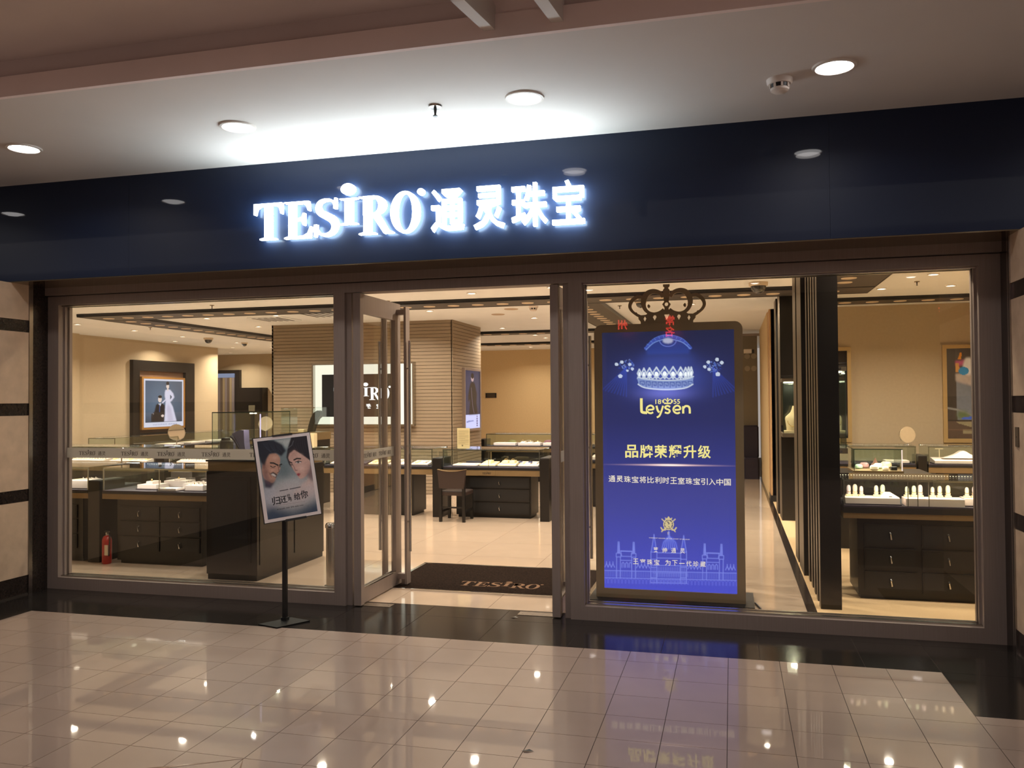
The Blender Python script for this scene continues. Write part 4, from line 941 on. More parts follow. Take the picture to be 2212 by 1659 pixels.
# cable on the floor in front of the screen
o = MB().tube(spline([(-0.53, 0.47, 0.012), (-0.40, 0.40, 0.012), (-0.2, 0.43, 0.012), (-0.02, 0.40, 0.012), (0.06, 0.37, 0.014), (0.16, 0.40, 0.012), (0.20, 0.52, 0.012), (0.16, 0.75, 0.012)], 6), 0.007).build('power_cable', BLACK, smooth=True)
tag(o, 'black power cable lying on the floor in front of the crowned screen', 'cable')
o = MB().tube(spline([(-0.50, 0.36, 0.008), (-0.30, 0.345, 0.008), (0.0, 0.34, 0.008), (0.14, 0.33, 0.008), (0.24, 0.35, 0.008), (0.27, 0.38, 0.008)], 6), 0.0055).build('power_cable', BLACK, smooth=True)
tag(o, 'thin looped cable end lying by the right corner of the screen base', 'cable')

# =================================================================== ENTRANCE MAT, BOLLARD, SMALL THINGS
MATM = mat('brown_coir', lin((36, 26, 20)), 1.0, spec=0.05, noise=0.6, scale=70, bump=0.6)
em = thing('entrance_mat', (-2.0, 1.15, 0), 'dark brown entrance mat with the shop name, in a chrome edge between the doors', 'mat')
mx0, mx1, my0, my1 = -2.93, -1.13, 0.62, 1.74
bx(mx0 + .03, mx1 - .03, my0 + .02, my1 - .03, 0.0, 0.010).build('pile', MATM, em)
for a in ((mx0, mx1, my0, my0 + .02), (mx0, mx1, my1 - .03, my1), (mx0, mx0 + .03, my0, my1), (mx1 - .03, mx1, my0, my1)): bx(*a, 0.0, 0.012).build('edge_strip', CHROME, em)
mb = MB()
for p_ in word_parts(0.145, lambda u, v, w: (-2.30 + u, 0.85 + v * 1.15, 0.0102 + w), 0.0006): mb._a(p_.v, p_.f)
mb.build('lettering', mat('tan_pile', lin((118, 86, 58)), 0.9), em)
bo = thing('bollard', (-3.37, 0.62, 0), 'short polished steel bollard inside the left window beside the door jamb', 'bollard')
MB().lathe([(0.043, 0.0), (0.043, 0.50)], (-3.37, 0.62, 0), 26).build('tube', STEEL, bo, smooth=True)
MB().lathe([(0.043, 0.50), (0.050, 0.505), (0.050, 0.53), (0.040, 0.545), (0.0, 0.55)], (-3.37, 0.62, 0), 26).build('cap', CHROME, bo, smooth=True)
MB().lathe([(0.060, 0.0), (0.058, 0.008), (0.044, 0.010)], (-3.37, 0.62, 0), 26).build('base_ring', STEEL, bo, smooth=True)
o = thing('wall_socket', (1.685, -0.31, 1.35), 'grey rectangular cover plate on the right stone wall', 'cover plate')
bx(1.679, 1.690, -0.345, -0.285, 1.29, 1.41).build('plate', mat('grey_plate', lin((92, 78, 62)), 0.5), o); MB().lathe([(0.004, 1.677), (0.004, 1.682)], (0, -0.315, 1.35), 8, 'x').build('screw', STEEL, o)
# =================================================================== DISPLAY COUNTERS
def counter(label, x0, x1, y0, y1, top, deck, cab=None, trim=(0.575, 0.65), face='y-', lights=True, drawers=None, plate=None, cool=False, dividers=(), pw=1.0, cabm=None):
    """glass topped jewellery counter; the customer side is given by face"""
    cx, cy = (x0 + x1) / 2, (y0 + y1) / 2
    t = thing('display_counter', (cx, cy, 0), label, 'counter', 'glass topped jewellery counters')
    c = cab or (x0 + 0.1, x1 - 0.1, y0 + 0.05, y1 - 0.05)
    m = cabm or BLACKWOOD
    bx(c[0], c[1], c[2], c[3], 0.035, trim[0]).build('cabinet', m, t)
    bx(c[0] + .02, c[1] - .02, c[2] + .03, c[3] - .03, 0.0, 0.035).build('plinth', BLACK, t)
    bx(x0, x1, y0, y1, trim[0], trim[1]).build('trim_band', BRONZE, t)
    bx(x0, x1, y0 - .004, y1, trim[1], deck - 0.012).build('deck_edge', BLACK, t)
    bx(x0 + .004, x1 - .004, y0, y1 - .004, deck - 0.012, deck).build('deck', PADDARK, t)
    g = 0.006
    bx(x0, x1, y0, y0 + g, deck, top).build('glass_front', GLASSG, t)
    bx(x0, x0 + g, y0 + g + .001, y1 - g, deck, top).build('glass_side', GLASSG, t); bx(x1 - g, x1, y0 + g + .001, y1 - g, deck, top).build('glass_side', GLASSG, t)
    bx(x0, x1, y1 - g, y1, deck, top).build('glass_back', GLASSG, t)
    bx(x0, x1, y0, y1, top + .0005, top + 0.008).build('glass_top', GLASSG, t)
    for a in ((x0, x1, y0 + g + .001, y0 + g + 0.012, top - 0.012, top), (x0, x1, y1 - g - .014, y1 - g - .001, top - 0.016, top)): bx(*a).build('rail', STEEL, t)
    for xx in (x0 + .003, x1 - .013): bx(xx, xx + 0.01, y0 + .0065, y0 + .0165, deck, top - .012).build('corner_post', STEEL, t)
    for d_ in dividers: bx(d_, d_ + .006, y0 + .0065, y0 + .0125, deck, top - .012).build('corner_post', STEEL, t)
    if lights:
        mb = MB(); n = int((x1 - x0) / 0.022)
        if y1 - y0 < 1.4:
            for k in range(n):
                xx = x0 + 0.02 + k * (x1 - x0 - 0.04) / max(n - 1, 1); mb.box(xx - 0.004, xx + 0.004, y1 - g - 0.020, y1 - g - 0.015, top - 0.012, top - 0.006)
            mb.build('led_strip', LEDC if cool else LED, t)
            lamp('case_light', (cx, y0 + 0.035, top - 0.02), 2.3 * pw * (x1 - x0), (1, 0.90, 0.82) if cool else (1, 0.80, 0.60), x1 - x0 - 0.05, (0, 0.35, -1), PI * 0.8, 0.012, t)
        else:
            for k in range(int((y1 - y0) / 0.03)):
                yy = y0 + 0.02 + k * 0.03; mb.box(x0 + 0.015, x0 + 0.02, yy, yy + .008, top - .012, top - .006)
            mb.build('led_strip', LED, t)
            o = lamp('case_light', (x1 - 0.035, cy, top - 0.02), 2.2 * (y1 - y0), (1, 0.84, 0.66), 0.012, (0, 0, -1), PI * 0.8, y1 - y0 - 0.05, t)
    if drawers:
        for (a, b, z0, z1) in drawers:
            dr = bx(a + .004, b - .004, c[2] - 0.012, c[2], z0 + .004, z1 - .004).build('drawer', m, t)
            bx(a + .018, b - .018, c[2] - 0.0135, c[2] - 0.012, z0 + .018, z1 - .018).build('panel', BLACK, dr)
            xm, zm = (a + b) / 2, (z0 + z1) / 2
            MB().tube([(xm, c[2] - 0.014, zm + .018), (xm, c[2] - 0.032, zm + .012), (xm + 0.004, c[2] - 0.030, zm - .03)], [0.009, 0.006, 0.007], 8).build('handle', CHROME, dr, smooth=True)
    if plate:
        a = bx(plate - 0.12, plate + 0.12, y0 - 0.006, y0, trim[0] + .004, trim[1] - .004).build('name_plate', BRONZE, t)
        mb = MB()
        for p_ in word_parts(0.024, plane_y(plate - 0.058, y0 - 0.0062, trim[0] + .022), 0.0006): mb._a(p_.v, p_.f)
        mb.build('lettering', BLACK, a)
    return t
def post(label, x0, x1, y0, y1, h, group='black end posts between the counters', tray=False):
    t = thing('counter_post', ((x0 + x1) / 2, (y0 + y1) / 2, 0), label, 'post', group)
    bx(x0, x1, y0, y1, 0.0, h, 0.003).build('body', BLACKWOOD, t); bx(x0 + .004, x1 - .004, y0 + .004, y1 - .004, h, h + 0.006).build('cap', BLACK, t)
    return t
TRAYN = [0]
def tray(label, x, y, z, w, d, h, m=PADWHITE, items='ring', slope=0.0, base=True, group='jewellery trays in the counters', seed=None):
    t = thing('display_tray', (x, y, z), label, 'tray', group); TRAYN[0] += 1; R = random.Random(TRAYN[0])
    b0 = 0.0
    if base: MB().box(-w / 2 - .012, w / 2 + .012, -d / 2 - .008, d / 2 + .008, 0.0, 0.010).build('base_board', PADDARK, t, local=True); b0 = 0.0102
    a = MB(); vs = [(-w / 2, -d / 2, b0), (w / 2, -d / 2, b0), (w / 2, d / 2, b0), (-w / 2, d / 2, b0), (-w / 2, -d / 2, b0 + h), (w / 2, -d / 2, b0 + h), (w / 2, d / 2, b0 + h + slope), (-w / 2, d / 2, b0 + h + slope)]
    a._a(vs, [(0, 3, 2, 1), (4, 5, 6, 7), (0, 1, 5, 4), (1, 2, 6, 5), (2, 3, 7, 6), (3, 0, 4, 7)]); a.build('pad', m, t, local=True)
    n = max(2, int(w / 0.045)); zt = b0 + h
    zz = lambda yy: zt + slope * (yy + d / 2) / d
    if items == 'ring':
        for k in range(n):
            for r_ in range(2):
                xx = -w / 2 + (k + 0.5) * w / n; yy = -d * 0.22 + r_ * d * 0.42
                o = MB().box(xx - .013, xx + .013, yy - .017, yy + .017, zz(yy - .017), zz(yy + .017) + 0.009, 0.003).build('ring_pillow', m, t, local=True)
                if R.random() < 0.7: MB().lathe([(0.0065, -.001), (0.008, 0), (0.0065, .001)], (xx, yy, zz(yy) + 0.015), 10, 'y').build('ring', GOLD if R.random() < .4 else CHROME, t, local=True)
    elif items == 'block':
        for k in range(max(1, n // 3)):
            xx = -w / 2 + (k + 0.5) * w / max(1, n // 3); hh = R.uniform(.012, .03); ww = R.uniform(.025, .04)
            MB().box(xx - ww, xx + ww, -d * .3, d * .35, zz(-d * .3), zz(d * .35) + hh, .003).build('cushion', m, t, local=True)
            MB().lathe([(0.010, -.001), (0.013, 0), (0.010, .001)], (xx, -d * .1, zz(0) + hh + .008), 12, 'y').build('ring', GOLD, t, local=True)
    elif items == 'bangle':
        for k in range(2):
            xx = -w * .2 + k * w * .4; MB().box(xx - .04, xx + .04, -d * .1, d * .35, zz(0), zz(d * .35) + .022, .004).build('cushion', m, t, local=True)
            MB().tube([(xx + .028 * math.cos(q), d * .1, zz(d * .1) + .022 + .030 * math.sin(q)) for q in [PI * i / 10 for i in range(11)]], .0022, 6).build('bangle', GOLD, t, local=True, smooth=True)
    elif items == 'flat':
        for k in range(max(1, n // 2)):
            xx = -w / 2 + (k + .5) * w / max(1, n // 2); MB().box(xx - .02, xx + .02, -d * .35, d * .3, zz(-.35 * d), zz(d * .3) + .004, .0015).build('card', m if k % 3 else PADCREAM, t, local=True)
    return t

# ---- left window: near row
counter('glass counter with six brass-handled drawers, behind the left half of the left window', -6.13, -4.92, 1.10, 1.78, 0.945, 0.720, cab=(-5.95, -4.98, 1.10, 1.72), trim=(0.635, 0.688), cool=True,
        drawers=[(a, b, z0, z1) for (a, b) in ((-5.92, -5.455), (-5.445, -5.0)) for (z0, z1) in ((0.435, 0.575), (0.285, 0.43), (0.13, 0.28))], dividers=(-5.475,), pw=1.3)
post('black post between the two near counters at the left picture side', -6.284, -6.145, 1.08, 1.45, 0.815)
counter('near glass counter cut by the left jamb of the left window', -7.6, -6.30, 1.10, 1.90, 0.945, 0.720, cab=(-7.5, -6.36, 1.10, 1.8), trim=(0.635, 0.688), cool=True,
        drawers=[(-6.86, -6.42, z0, z1) for (z0, z1) in ((0.435, 0.575), (0.285, 0.43), (0.13, 0.28))], pw=1.2)
tray('thick white tray stack at the left jamb, in the nearest counter', -6.50, 1.28, 0.7205, 0.30, 0.22, 0.075, items='flat')
tray('low white tray in the near left counter, leftmost of its row', -5.72, 1.34, 0.7205, 0.22, 0.2, 0.040, items='block')
tray('white tray second from left in the near left counter', -5.56, 1.55, 0.7205, 0.26, 0.16, 0.060, items='block')
tray('open white tray lying nearest the glass in the near left counter', -5.40, 1.20, 0.7205, 0.20, 0.14, 0.018, items='flat')
tray('raised white tray in the middle of the near left counter', -5.29, 1.48, 0.7205, 0.22, 0.2, 0.045, items='ring')
tray('violet-edged white tray at the right of the near left counter', -5.13, 1.26, 0.7205, 0.20, 0.16, 0.048, items='ring')
tray('tall white tray at the right end of the near left counter', -5.03, 1.50, 0.7205, 0.14, 0.16, 0.070, items='block')
tray('small white tray beside the post in the nearest left counter', -6.72, 1.6, 0.7205, 0.16, 0.16, 0.05, items='ring')
# black and grey steps behind the trays
for i, (x, w_) in enumerate(((-5.66, 0.3), (-5.18, 0.42))):
    t = thing('display_riser', (x, 1.70, 0.7205), ['grey sloped riser behind the trays, left in the near left counter', 'grey stepped riser behind the trays, right in the near left counter'][i], 'display stand')
    GR = mat('grey_suede', lin((104, 92, 88)), 0.8)
    MB().box(x - w_ / 2, x + w_ / 2, 1.66, 1.74, 0.7205, 0.80).build('step', GR, t); MB().box(x - w_ / 2 + .03, x + w_ / 2 - .05, 1.70, 1.755, 0.80, 0.86).build('step', GR, t)

def mirror(loc, r, label, yaw, tilt, group='oval counter mirrors', stem=0.12, face=None):
    t = thing('table_mirror', loc, label, 'mirror', group, rz=yaw)
    a = MB().lathe([(r * 0.62, -.004), (r, -.004), (r, .004), (r * 0.9, .004)], n=28, axis='y'); o = a.build('mirror_rim', CHROME, t, local=True, smooth=True)
    b = MB().lathe([(0.0, -.006), (r * .93, -.006), (r * .93, .004), (0, .004)], n=28, axis='y').build('mirror_glass', face or mat('mirror_glass', (0.9, 0.88, 0.84), 0.02, 1.0), t, local=True)
    for q in (o, b): q.location = (0, 0, stem + r); q.rotation_euler = (tilt, 0, 0)
    MB().tube([(-r - .004, 0, stem + r), (-r * .8, 0, stem + r * .35), (0, 0, stem), (r * .8, 0, stem + r * .35), (r + .004, 0, stem + r)], .0035, 6).build('yoke', CHROME, t, local=True, smooth=True)
    MB().lathe([(0.05, 0), (0.048, .006), (.008, .012), (.006, stem)], n=16).build('foot', CHROME, t, local=True, smooth=True)
    return t
mirror((-6.33, 1.62, 0.953), 0.075, 'small tilted mirror on the nearest left counter, below the lettered band', 0.5, 1.15, stem=0.06)

# ---- left window: row along y = 4.9
counter('long middle counter seen over the near counters at the far left', -10.6, -8.30, 4.70, 5.35, 0.93, 0.69, trim=(0.575, 0.65), pw=1.2)
post('black post in the middle row left of the corner pedestal', -8.26, -8.10, 4.66, 5.1, 0.82)
counter('middle counter directly left of the corner pedestal', -8.06, -5.78, 4.70, 5.35, 0.93, 0.69, trim=(0.575, 0.65), pw=1.2)
for i, (x, w_) in enumerate(((-9.6, 0.62), (-8.85, 0.66), (-7.75, 0.5), (-7.15, 0.5), (-6.5, 0.5))):
    tray('pinkish white slanted tray, %s from the left in the middle row' % ORD[i], x, 4.95, 0.6905, w_, 0.28, 0.02, items='flat' if i % 2 else 'ring', slope=0.05)
counter('counter behind the left open door, before the striped block', -5.64, -4.00, 4.90, 5.55, 0.93, 0.69, cab=(-5.5, -4.28, 4.92, 5.4), trim=(0.575, 0.65), cool=True, plate=-4.72, pw=1.2)
for i, (x, m_) in enumerate(((-5.45, PADWHITE), (-5.15, PADDARK), (-4.86, PADCREAM), (-4.55, PADWHITE), (-4.22, PADWHITE))):
    tray('display tray, %s from the left in the counter behind the left open door' % ORD[i], x, 5.10, 0.6905, 0.25, 0.26, 0.014, m=m_, items='block' if i % 2 else 'flat', slope=0.035)
post('black post between the two counters behind the doorway', -3.985, -3.86, 4.86, 5.3, 0.80)
counter('glass counter facing the doorway, with the shop name plate', -3.85, -2.48, 4.90, 5.55, 0.925, 0.688, cab=(-3.67, -2.615, 4.95, 5.38), trim=(0.572, 0.65), plate=-3.22, cool=True, pw=1.4, dividers=(-3.20,),
        drawers=[(-3.48, -2.63, a, b) for a, b in ((0.40, 0.56), (0.22, 0.395), (0.05, 0.215))])
post('black post at the right end of the counter facing the doorway', -2.446, -2.322, 4.73, 5.30, 0.825)
tray('flat pinkish tray with a dark box, leftmost in the counter facing the doorway', -3.56, 5.10, 0.6885, 0.34, 0.24, 0.012, items='flat', slope=0.01)
tray('cream tray of gold rings in the counter facing the doorway', -3.245, 5.14, 0.6885, 0.22, 0.26, 0.014, m=PADCREAM, items='block', slope=0.03)
tray('cream tray with two gold bangles in the counter facing the doorway', -2.975, 5.16, 0.6885, 0.25, 0.28, 0.014, m=PADCREAM, items='bangle', slope=0.035)
tray('white tray with small cards, rightmost in the counter facing the doorway', -2.67, 5.14, 0.6885, 0.28, 0.26, 0.014, items='flat', slope=0.035)
t = thing('jewel_box', (-3.52, 5.3, 0.689), 'closed dark flat box behind the leftmost tray facing the doorway', 'box'); bx(-3.64, -3.42, 5.3, 5.44, 0.689, 0.735, .003).build('lid', PADDARK, t)
for k, (x, c_) in enumerate(((-2.80, (50, 52, 96)), (-2.66, (54, 58, 100)))):
    t = thing('ring_box', (x, 5.10, 0.742), ['left of two small navy ring boxes on the rightmost tray', 'right of two small navy ring boxes on the rightmost tray'][k], 'box')
    bx(x - .025, x + .025, 5.09, 5.13, 0.742, 0.758, .002).build('box_base', mat('navy_velvet', lin((46, 50, 88)), 0.6), t); MB().lathe([(.006, 0), (.008, .001), (.006, .002)], (x, 5.105, .764), 8, 'y').build('ring', CHROME, t)
# acrylic notice on that counter
t = thing('acrylic_notice', (-3.57, 5.0, 0.934), 'upright acrylic stand with a printed cream notice on the doorway counter', 'notice')
bx(-3.665, -3.485, 4.985, 4.990, 0.935, 1.215).build('notice_sheet', mat('cream_paper', lin((240, 212, 170)), 0.6), t)
bx(-3.672, -3.478, 4.978, 4.983, 0.934, 1.225).build('acrylic_panel', GLASSG, t); bx(-3.68, -3.47, 4.96, 5.05, 0.9335, 0.940).build('acrylic_foot', GLASSG, t)
mb = MB(); GREYI = mat('grey_print', lin((150, 128, 100)), 0.6)
for k in range(16): mb.box(-3.65, -3.50 - (0.05 if k % 5 == 4 else 0), 4.984, 4.985, 1.185 - k * 0.0125 - .003, 1.185 - k * 0.0125)
mb.box(-3.60, -3.58, 4.984, 4.985, 0.965, 0.985); mb.build('print_lines', GREYI, t)
# back counter before the ochre wall, extra ones partly hidden
counter('farthest counter, before the ochre wall', -4.70, -2.2, 9.9, 10.6, 0.93, 0.69, cool=True, pw=1.3)
post('black post at the left end of the farthest counter', -4.86, -4.72, 9.85, 10.3, 0.82)
PINKJ = mat('mauve_cloth', lin((150, 96, 110)), 0.7); GREENJ = mat('olive_cloth', lin((130, 124, 70)), 0.7)
for i in range(4): tray('pale pink tray, %s from the left in the farthest counter' % ORD[i], -4.35 + i * 0.50, 10.15, 0.6905, 0.44, 0.3, 0.05, items='block' if i % 2 else 'flat')
for i, (x, m_) in enumerate(((-4.3, GREENJ), (-3.95, GREYI), (-3.55, PINKJ), (-3.15, GREENJ), (-2.75, PINKJ))):
    t = thing('folded_pouch', (x, 10.42, 0.691), 'coloured pouch, %s from the left behind the trays of the farthest counter' % ORD[i], 'pouch')
    MB().lathe([(0.10, 0), (0.11, 0.03), (0.08, 0.08), (0.03, 0.10), (0, 0.10)], (x, 10.42, 0.691), 12).build('pouch_body', m_, t, smooth=True)
counter('dark counter glimpsed right of the right door leaf', -2.15, -0.9, 6.3, 6.9, 0.93, 0.69, pw=.8)
tray('white tray glimpsed between the right door and the crowned screen', -1.9, 6.5, 0.6905, 0.3, 0.26, 0.04, items='block')
t = thing('necklace_bust', (-2.28, 5.6, 0.0), 'cream necklace bust on a black column behind the right door glass', 'display bust')
bx(-2.36, -2.20, 5.52, 5.68, 0, 0.98).build('column', BLACKWOOD, t)
def bust(parent, x, y, z, h, m, yaw=0.0):
    k = h; mb = MB(); prof = [(0.20, 0.0, .10), (0.24, 0.12, .12), (0.34, 0.32, .14), (0.42, 0.48, .14), (0.41, 0.56, .13), (0.30, 0.64, .12), (0.17, 0.74, .10), (0.13, 0.86, .09), (0.12, 1.0, .085)]
    n = 20; vs = []; fs = []
    for (rx, zz, ry) in prof:
        for i in range(n):
            a = 2 * PI * i / n; u, v = rx * math.cos(a) * k, (ry * math.sin(a) - 0.25 * (0.5 - zz)) * k
            vs.append((x + u * math.cos(yaw) - v * math.sin(yaw), y + u * math.sin(yaw) + v * math.cos(yaw), z + zz * k))
    for q in range(len(prof) - 1):
        for i in range(n): j = (i + 1) % n; fs.append((q * n + i, q * n + j, (q + 1) * n + j, (q + 1) * n + i))
    fs += [tuple(range(n - 1, -1, -1)), tuple((len(prof) - 1) * n + i for i in range(n))]
    mb._a(vs, fs); return mb.build('bust_form', m, parent, smooth=True)
bust(t, -2.28, 5.6, 0.98, 0.28, PADCREAM, 0.4)
# row beside the left wall
counter('counter run along the far left wall below the wedding photograph', -11.85, -11.25, 7.4, 12.4, 0.93, 0.69, trim=(0.575, 0.65))
for i in range(6): tray('pale tray, %s from the front in the counter along the left wall' % ORD[i], -11.55, 7.9 + i * 0.75, 0.6905, 0.34, 0.5, 0.03, items='flat')
mirror((-8.36, 5.30, 0.94), 0.13, 'oval mirror below the wedding photograph, on the middle row', 0.35, 0.1, stem=0.06)
mirror((-6.75, 5.2, 0.94), 0.11, 'oval gold-tinted mirror seen through the corner glass showcase', 0.9, 0.1, stem=0.22)

# ---- corner pedestal with a glass showcase
cp = thing('corner_pedestal', (-4.35, 1.25, 0), 'large black corner pedestal cabinet with a bronze band, behind the film poster', 'cabinet')
PX0, PX1, PY0, PY1 = -4.615, -4.10, 0.635, 1.90
bx(PX0 + .01, PX1 - .01, PY0 + .01, PY1 - .01, 0.0, 0.05).build('plinth', BLACK, cp)
bx(PX0, PX1, PY0, PY1, 0.05, 0.975, 0.003).build('cabinet_body', BLACKWOOD, cp)
bx(PX0 + .01, PX1 - .01, PY0 + .01, PY1 - .01, 0.975, 1.062).build('bronze_band', BRONZE, cp)
bx(PX0 - .005, PX1 + .005, PY0 - .005, PY1 + .005, 1.062, 1.078).build('top_board', BLACK, cp)
for a in ((PX0 + .03, PX1 - .06, PY0 - .006, PY0, 0.16, 0.93),): 
    d = bx(*a).build('door_panel', BLACKWOOD, cp); bx(a[0] + .03, a[1] - .03, a[2] - .002, a[2], 0.20, 0.89).build('inset', BLACK, d)
d = bx(PX1, PX1 + .006, PY0 + .04, PY0 + .62, 0.14, 0.93).build('door_panel', BLACKWOOD, cp); MB().tube([(PX1 + .010, PY0 + .10, 0.66), (PX1 + .02, PY0 + .10, 0.63), (PX1 + .012, PY0 + .10, 0.60)], .004, 6).build('handle', CHROME, d)
bx(PX1, PX1 + .006, PY0 + .66, PY1 - .04, 0.14, 0.93).build('door_panel', BLACKWOOD, cp)
gc = thing('glass_showcase', (-4.35, 0.85, 1.078), 'clear glass showcase on the corner pedestal, holding a dark necklace bust', 'showcase')
gx0, gx1, gy0, gy1, gz0, gz1 = -4.565, -4.135, 0.65, 1.28, 1.0785, 1.50
for nm, a in (('glass_front', (gx0, gx1, gy0, gy0 + .006, gz0, gz1)), ('glass_back', (gx0, gx1, gy1 - .006, gy1, gz0, gz1)), ('glass_side', (gx0, gx0 + .006, gy0 + .007, gy1 - .007, gz0, gz1)), ('glass_side', (gx1 - .006, gx1, gy0 + .007, gy1 - .007, gz0, gz1)), ('glass_top', (gx0, gx1, gy0, gy1, gz1, gz1 + .008))):
    bx(*a).build(nm, GLASSG, gc)
EDGE = mat('green_glass_edge', lin((40, 62, 52)), 0.2)
for a in ((gx0 - .001, gx1 + .001, gy0 - .001, gy0 + .001, gz1, gz1 + .009), (gx1, gx1 + .0015, gy0, gy1, gz1, gz1 + .009), (gx1 - .004, gx1 + .001, gy0 - .001, gy0 + .003, gz0, gz1), (gx0 - .001, gx0 + .004, gy0 - .001, gy0 + .003, gz0, gz1), (gx1 - .003, gx1 + .001, gy1 - .003, gy1, gz0, gz1)): bx(*a).build('glass_edge', EDGE, gc)
MB().lathe([(0.006, gz0), (0.006, gz1 - .02)], (-4.42, 1.22, 0), 10).build('reflection_rod', emit('violet_reflection', lin((214, 196, 232)), 1.6), gc)  # glowing rod imitating a vertical violet reflection in the glass
mb = MB()
for x in (-4.32, -4.28): mb.lathe([(0, gz1 - .012), (.014, gz1 - .012), (.014, gz1 - .002)], (x, 0.9, 0), 12)
mb.build('spot_lamp', LITW, gc); lamp('case_light', (-4.30, 0.9, gz1 - .02), 2.0, (1, .9, .85), .03, parent=gc)
t = thing('necklace_bust', (-4.42, 0.95, 1.08), 'dark violet necklace bust leaning inside the corner glass showcase', 'display bust')
VB = mat('grey_violet_velvet', lin((92, 84, 108)), 0.6)
mb = MB(); pf = [(-4.53, 1.30), (-4.445, 1.335), (-4.40, 1.335), (-4.395, 1.22), (-4.375, 1.085), (-4.415, 1.085), (-4.44, 1.18), (-4.49, 1.26)]
mb.prism([pf], lambda u, v, w: (u, w, v), 0.90, 0.99); mb.build('bust_form', VB, t)
mb = MB(); mb.prism([[(-4.535, 1.285), (-4.49, 1.25), (-4.44, 1.17), (-4.418, 1.085), (-4.428, 1.085), (-4.452, 1.16), (-4.50, 1.235), (-4.54, 1.27)]], lambda u, v, w: (u, w, v), 0.89, 1.0); mb.build('bust_backing', PADDARK, t)
t = thing('handbag', (-4.80, 1.35, 0.95), 'small dark brown bag beside the corner showcase', 'bag')
bx(-4.93, -4.80, 1.30, 1.42, 0.953, 1.22, .012).build('bag_body', LEATHER, t); bx(-4.915, -4.87, 1.31, 1.41, 1.22, 1.245, .006).build('bag_flap', BLACK, t); bx(-4.80, -4.70, 1.33, 1.42, 0.953, 1.185, .012).build('side_pocket', LEATHER, t)
bx(-4.935, -4.66, 1.28, 1.45, 0.945, 0.953).build('bag_base', BLACK, t)
t = thing('glass_showcase', (-6.4, 5.9, 0), 'farther glass showcase with a black bust, right behind the corner showcase', 'showcase')
bx(-6.78, -6.2, 5.7, 6.2, 0, 1.0).build('column', BLACKWOOD, t); bx(-6.79, -6.19, 5.69, 6.21, 1.0, 1.12).build('bronze_band', BRONZE, t)
for nm, a in (('glass_front', (-6.78, -6.2, 5.7, 5.706, 1.12, 1.50)), ('glass_side', (-6.206, -6.2, 5.707, 6.2, 1.12, 1.5)), ('glass_side', (-6.78, -6.774, 5.707, 6.2, 1.12, 1.5)), ('glass_top', (-6.78, -6.2, 5.7, 6.2, 1.5, 1.508))): bx(*a).build(nm, GLASSG, t)
bx(-6.78, -6.2, 5.695, 5.70, 1.494, 1.508).build('glass_edge', STEEL, t)
mb = MB(); mb.prism([[(-6.22, 1.44), (-6.27, 1.455), (-6.33, 1.42), (-6.38, 1.34), (-6.42, 1.22), (-6.44, 1.121), (-6.36, 1.121), (-6.33, 1.22), (-6.28, 1.32), (-6.22, 1.37)]], lambda u, v, w: (u, w, v), 5.9, 6.02); mb.build('bust_form', BLACK, t)
bx(-6.60, -6.50, 5.9, 6.0, 1.121, 1.16, .003).build('stand_block', PADCREAM, t)
t = thing('price_card', (-6.0, 5.2, 0.94), 'cream box card on the middle row beside the striped block', 'card'); bx(-6.12, -5.9, 5.1, 5.2, 0.9385, 1.13, .003).build('card_body', PADCREAM, t)

# ---- fire extinguisher tucked beside the drawers
t = thing('fire_extinguisher', (-6.04, 1.16, 0.0), 'red fire extinguisher standing between the black post and the drawers', 'extinguisher')
MB().lathe([(0.040, 0.0), (0.046, 0.01), (0.046, 0.235), (0.036, 0.265), (0.016, 0.28), (0.0, 0.282)], (-6.04, 1.06, 0.0), 20).build('cylinder', RED, t, smooth=True)
bx(-6.025, -5.992, 1.008, 1.02, 0.09, 0.19).build('label_sheet', mat('pale_label', lin((190, 176, 150)), 0.5), t)
MB().lathe([(0.012, 0.28), (0.012, 0.31)], (-6.04, 1.06, 0), 10).build('valve', STEEL, t); bx(-6.06, -5.995, 1.05, 1.07, 0.31, 0.325).build('handle', BLACK, t)
MB().tube([(-6.02, 1.06, .30), (-5.99, 1.045, .27), (-5.985, 1.03, .16), (-5.99, 1.03, .08)], .006, 6).build('hose', BLACK, t, smooth=True)

# ---- chair before the doorway counter
t = thing('counter_chair', (-3.57, 4.66, 0), 'dark brown low-backed chair drawn up to the counter facing the doorway', 'chair')
P = spline([(-3.765, 0.685), (-3.66, 0.665), (-3.57, 0.662), (-3.48, 0.667), (-3.375, 0.688)], 4)
mb = MB(); mb.prism([[(p[0], p[1]) for p in P][::-1] + [(-3.74, 0.44), (-3.40, 0.44)]], lambda u, v, w: (u, w, v), 4.44, 4.49); mb.build('backrest', LEATHER, t)
mb = MB(); mb.prism([[(p[0], p[1] + .007) for p in P][::-1] + [(p[0], p[1]) for p in P]], lambda u, v, w: (u, w, v), 4.435, 4.495); mb.build('top_piping', BRONZE, t)
bx(-3.75, -3.39, 4.47, 4.84, 0.345, 0.40, 0.012).build('seat', LEATHER, t)
for x in (-3.745, -3.425):
    bx(x, x + 0.036, 4.445, 4.485, 0, 0.46).build('leg', BLACKWOOD, t); bx(x, x + 0.034, 4.80, 4.835, 0, 0.35).build('leg', BLACKWOOD, t)
bx(-3.72, -3.42, 4.455, 4.475, 0.18, 0.20).build('stretcher', BLACKWOOD, t); bx(-3.74, -3.72, 4.485, 4.80, 0.12, 0.145).build('stretcher', BLACKWOOD, t); bx(-3.415, -3.395, 4.485, 4.80, 0.12, 0.145).build('stretcher', BLACKWOOD, t)

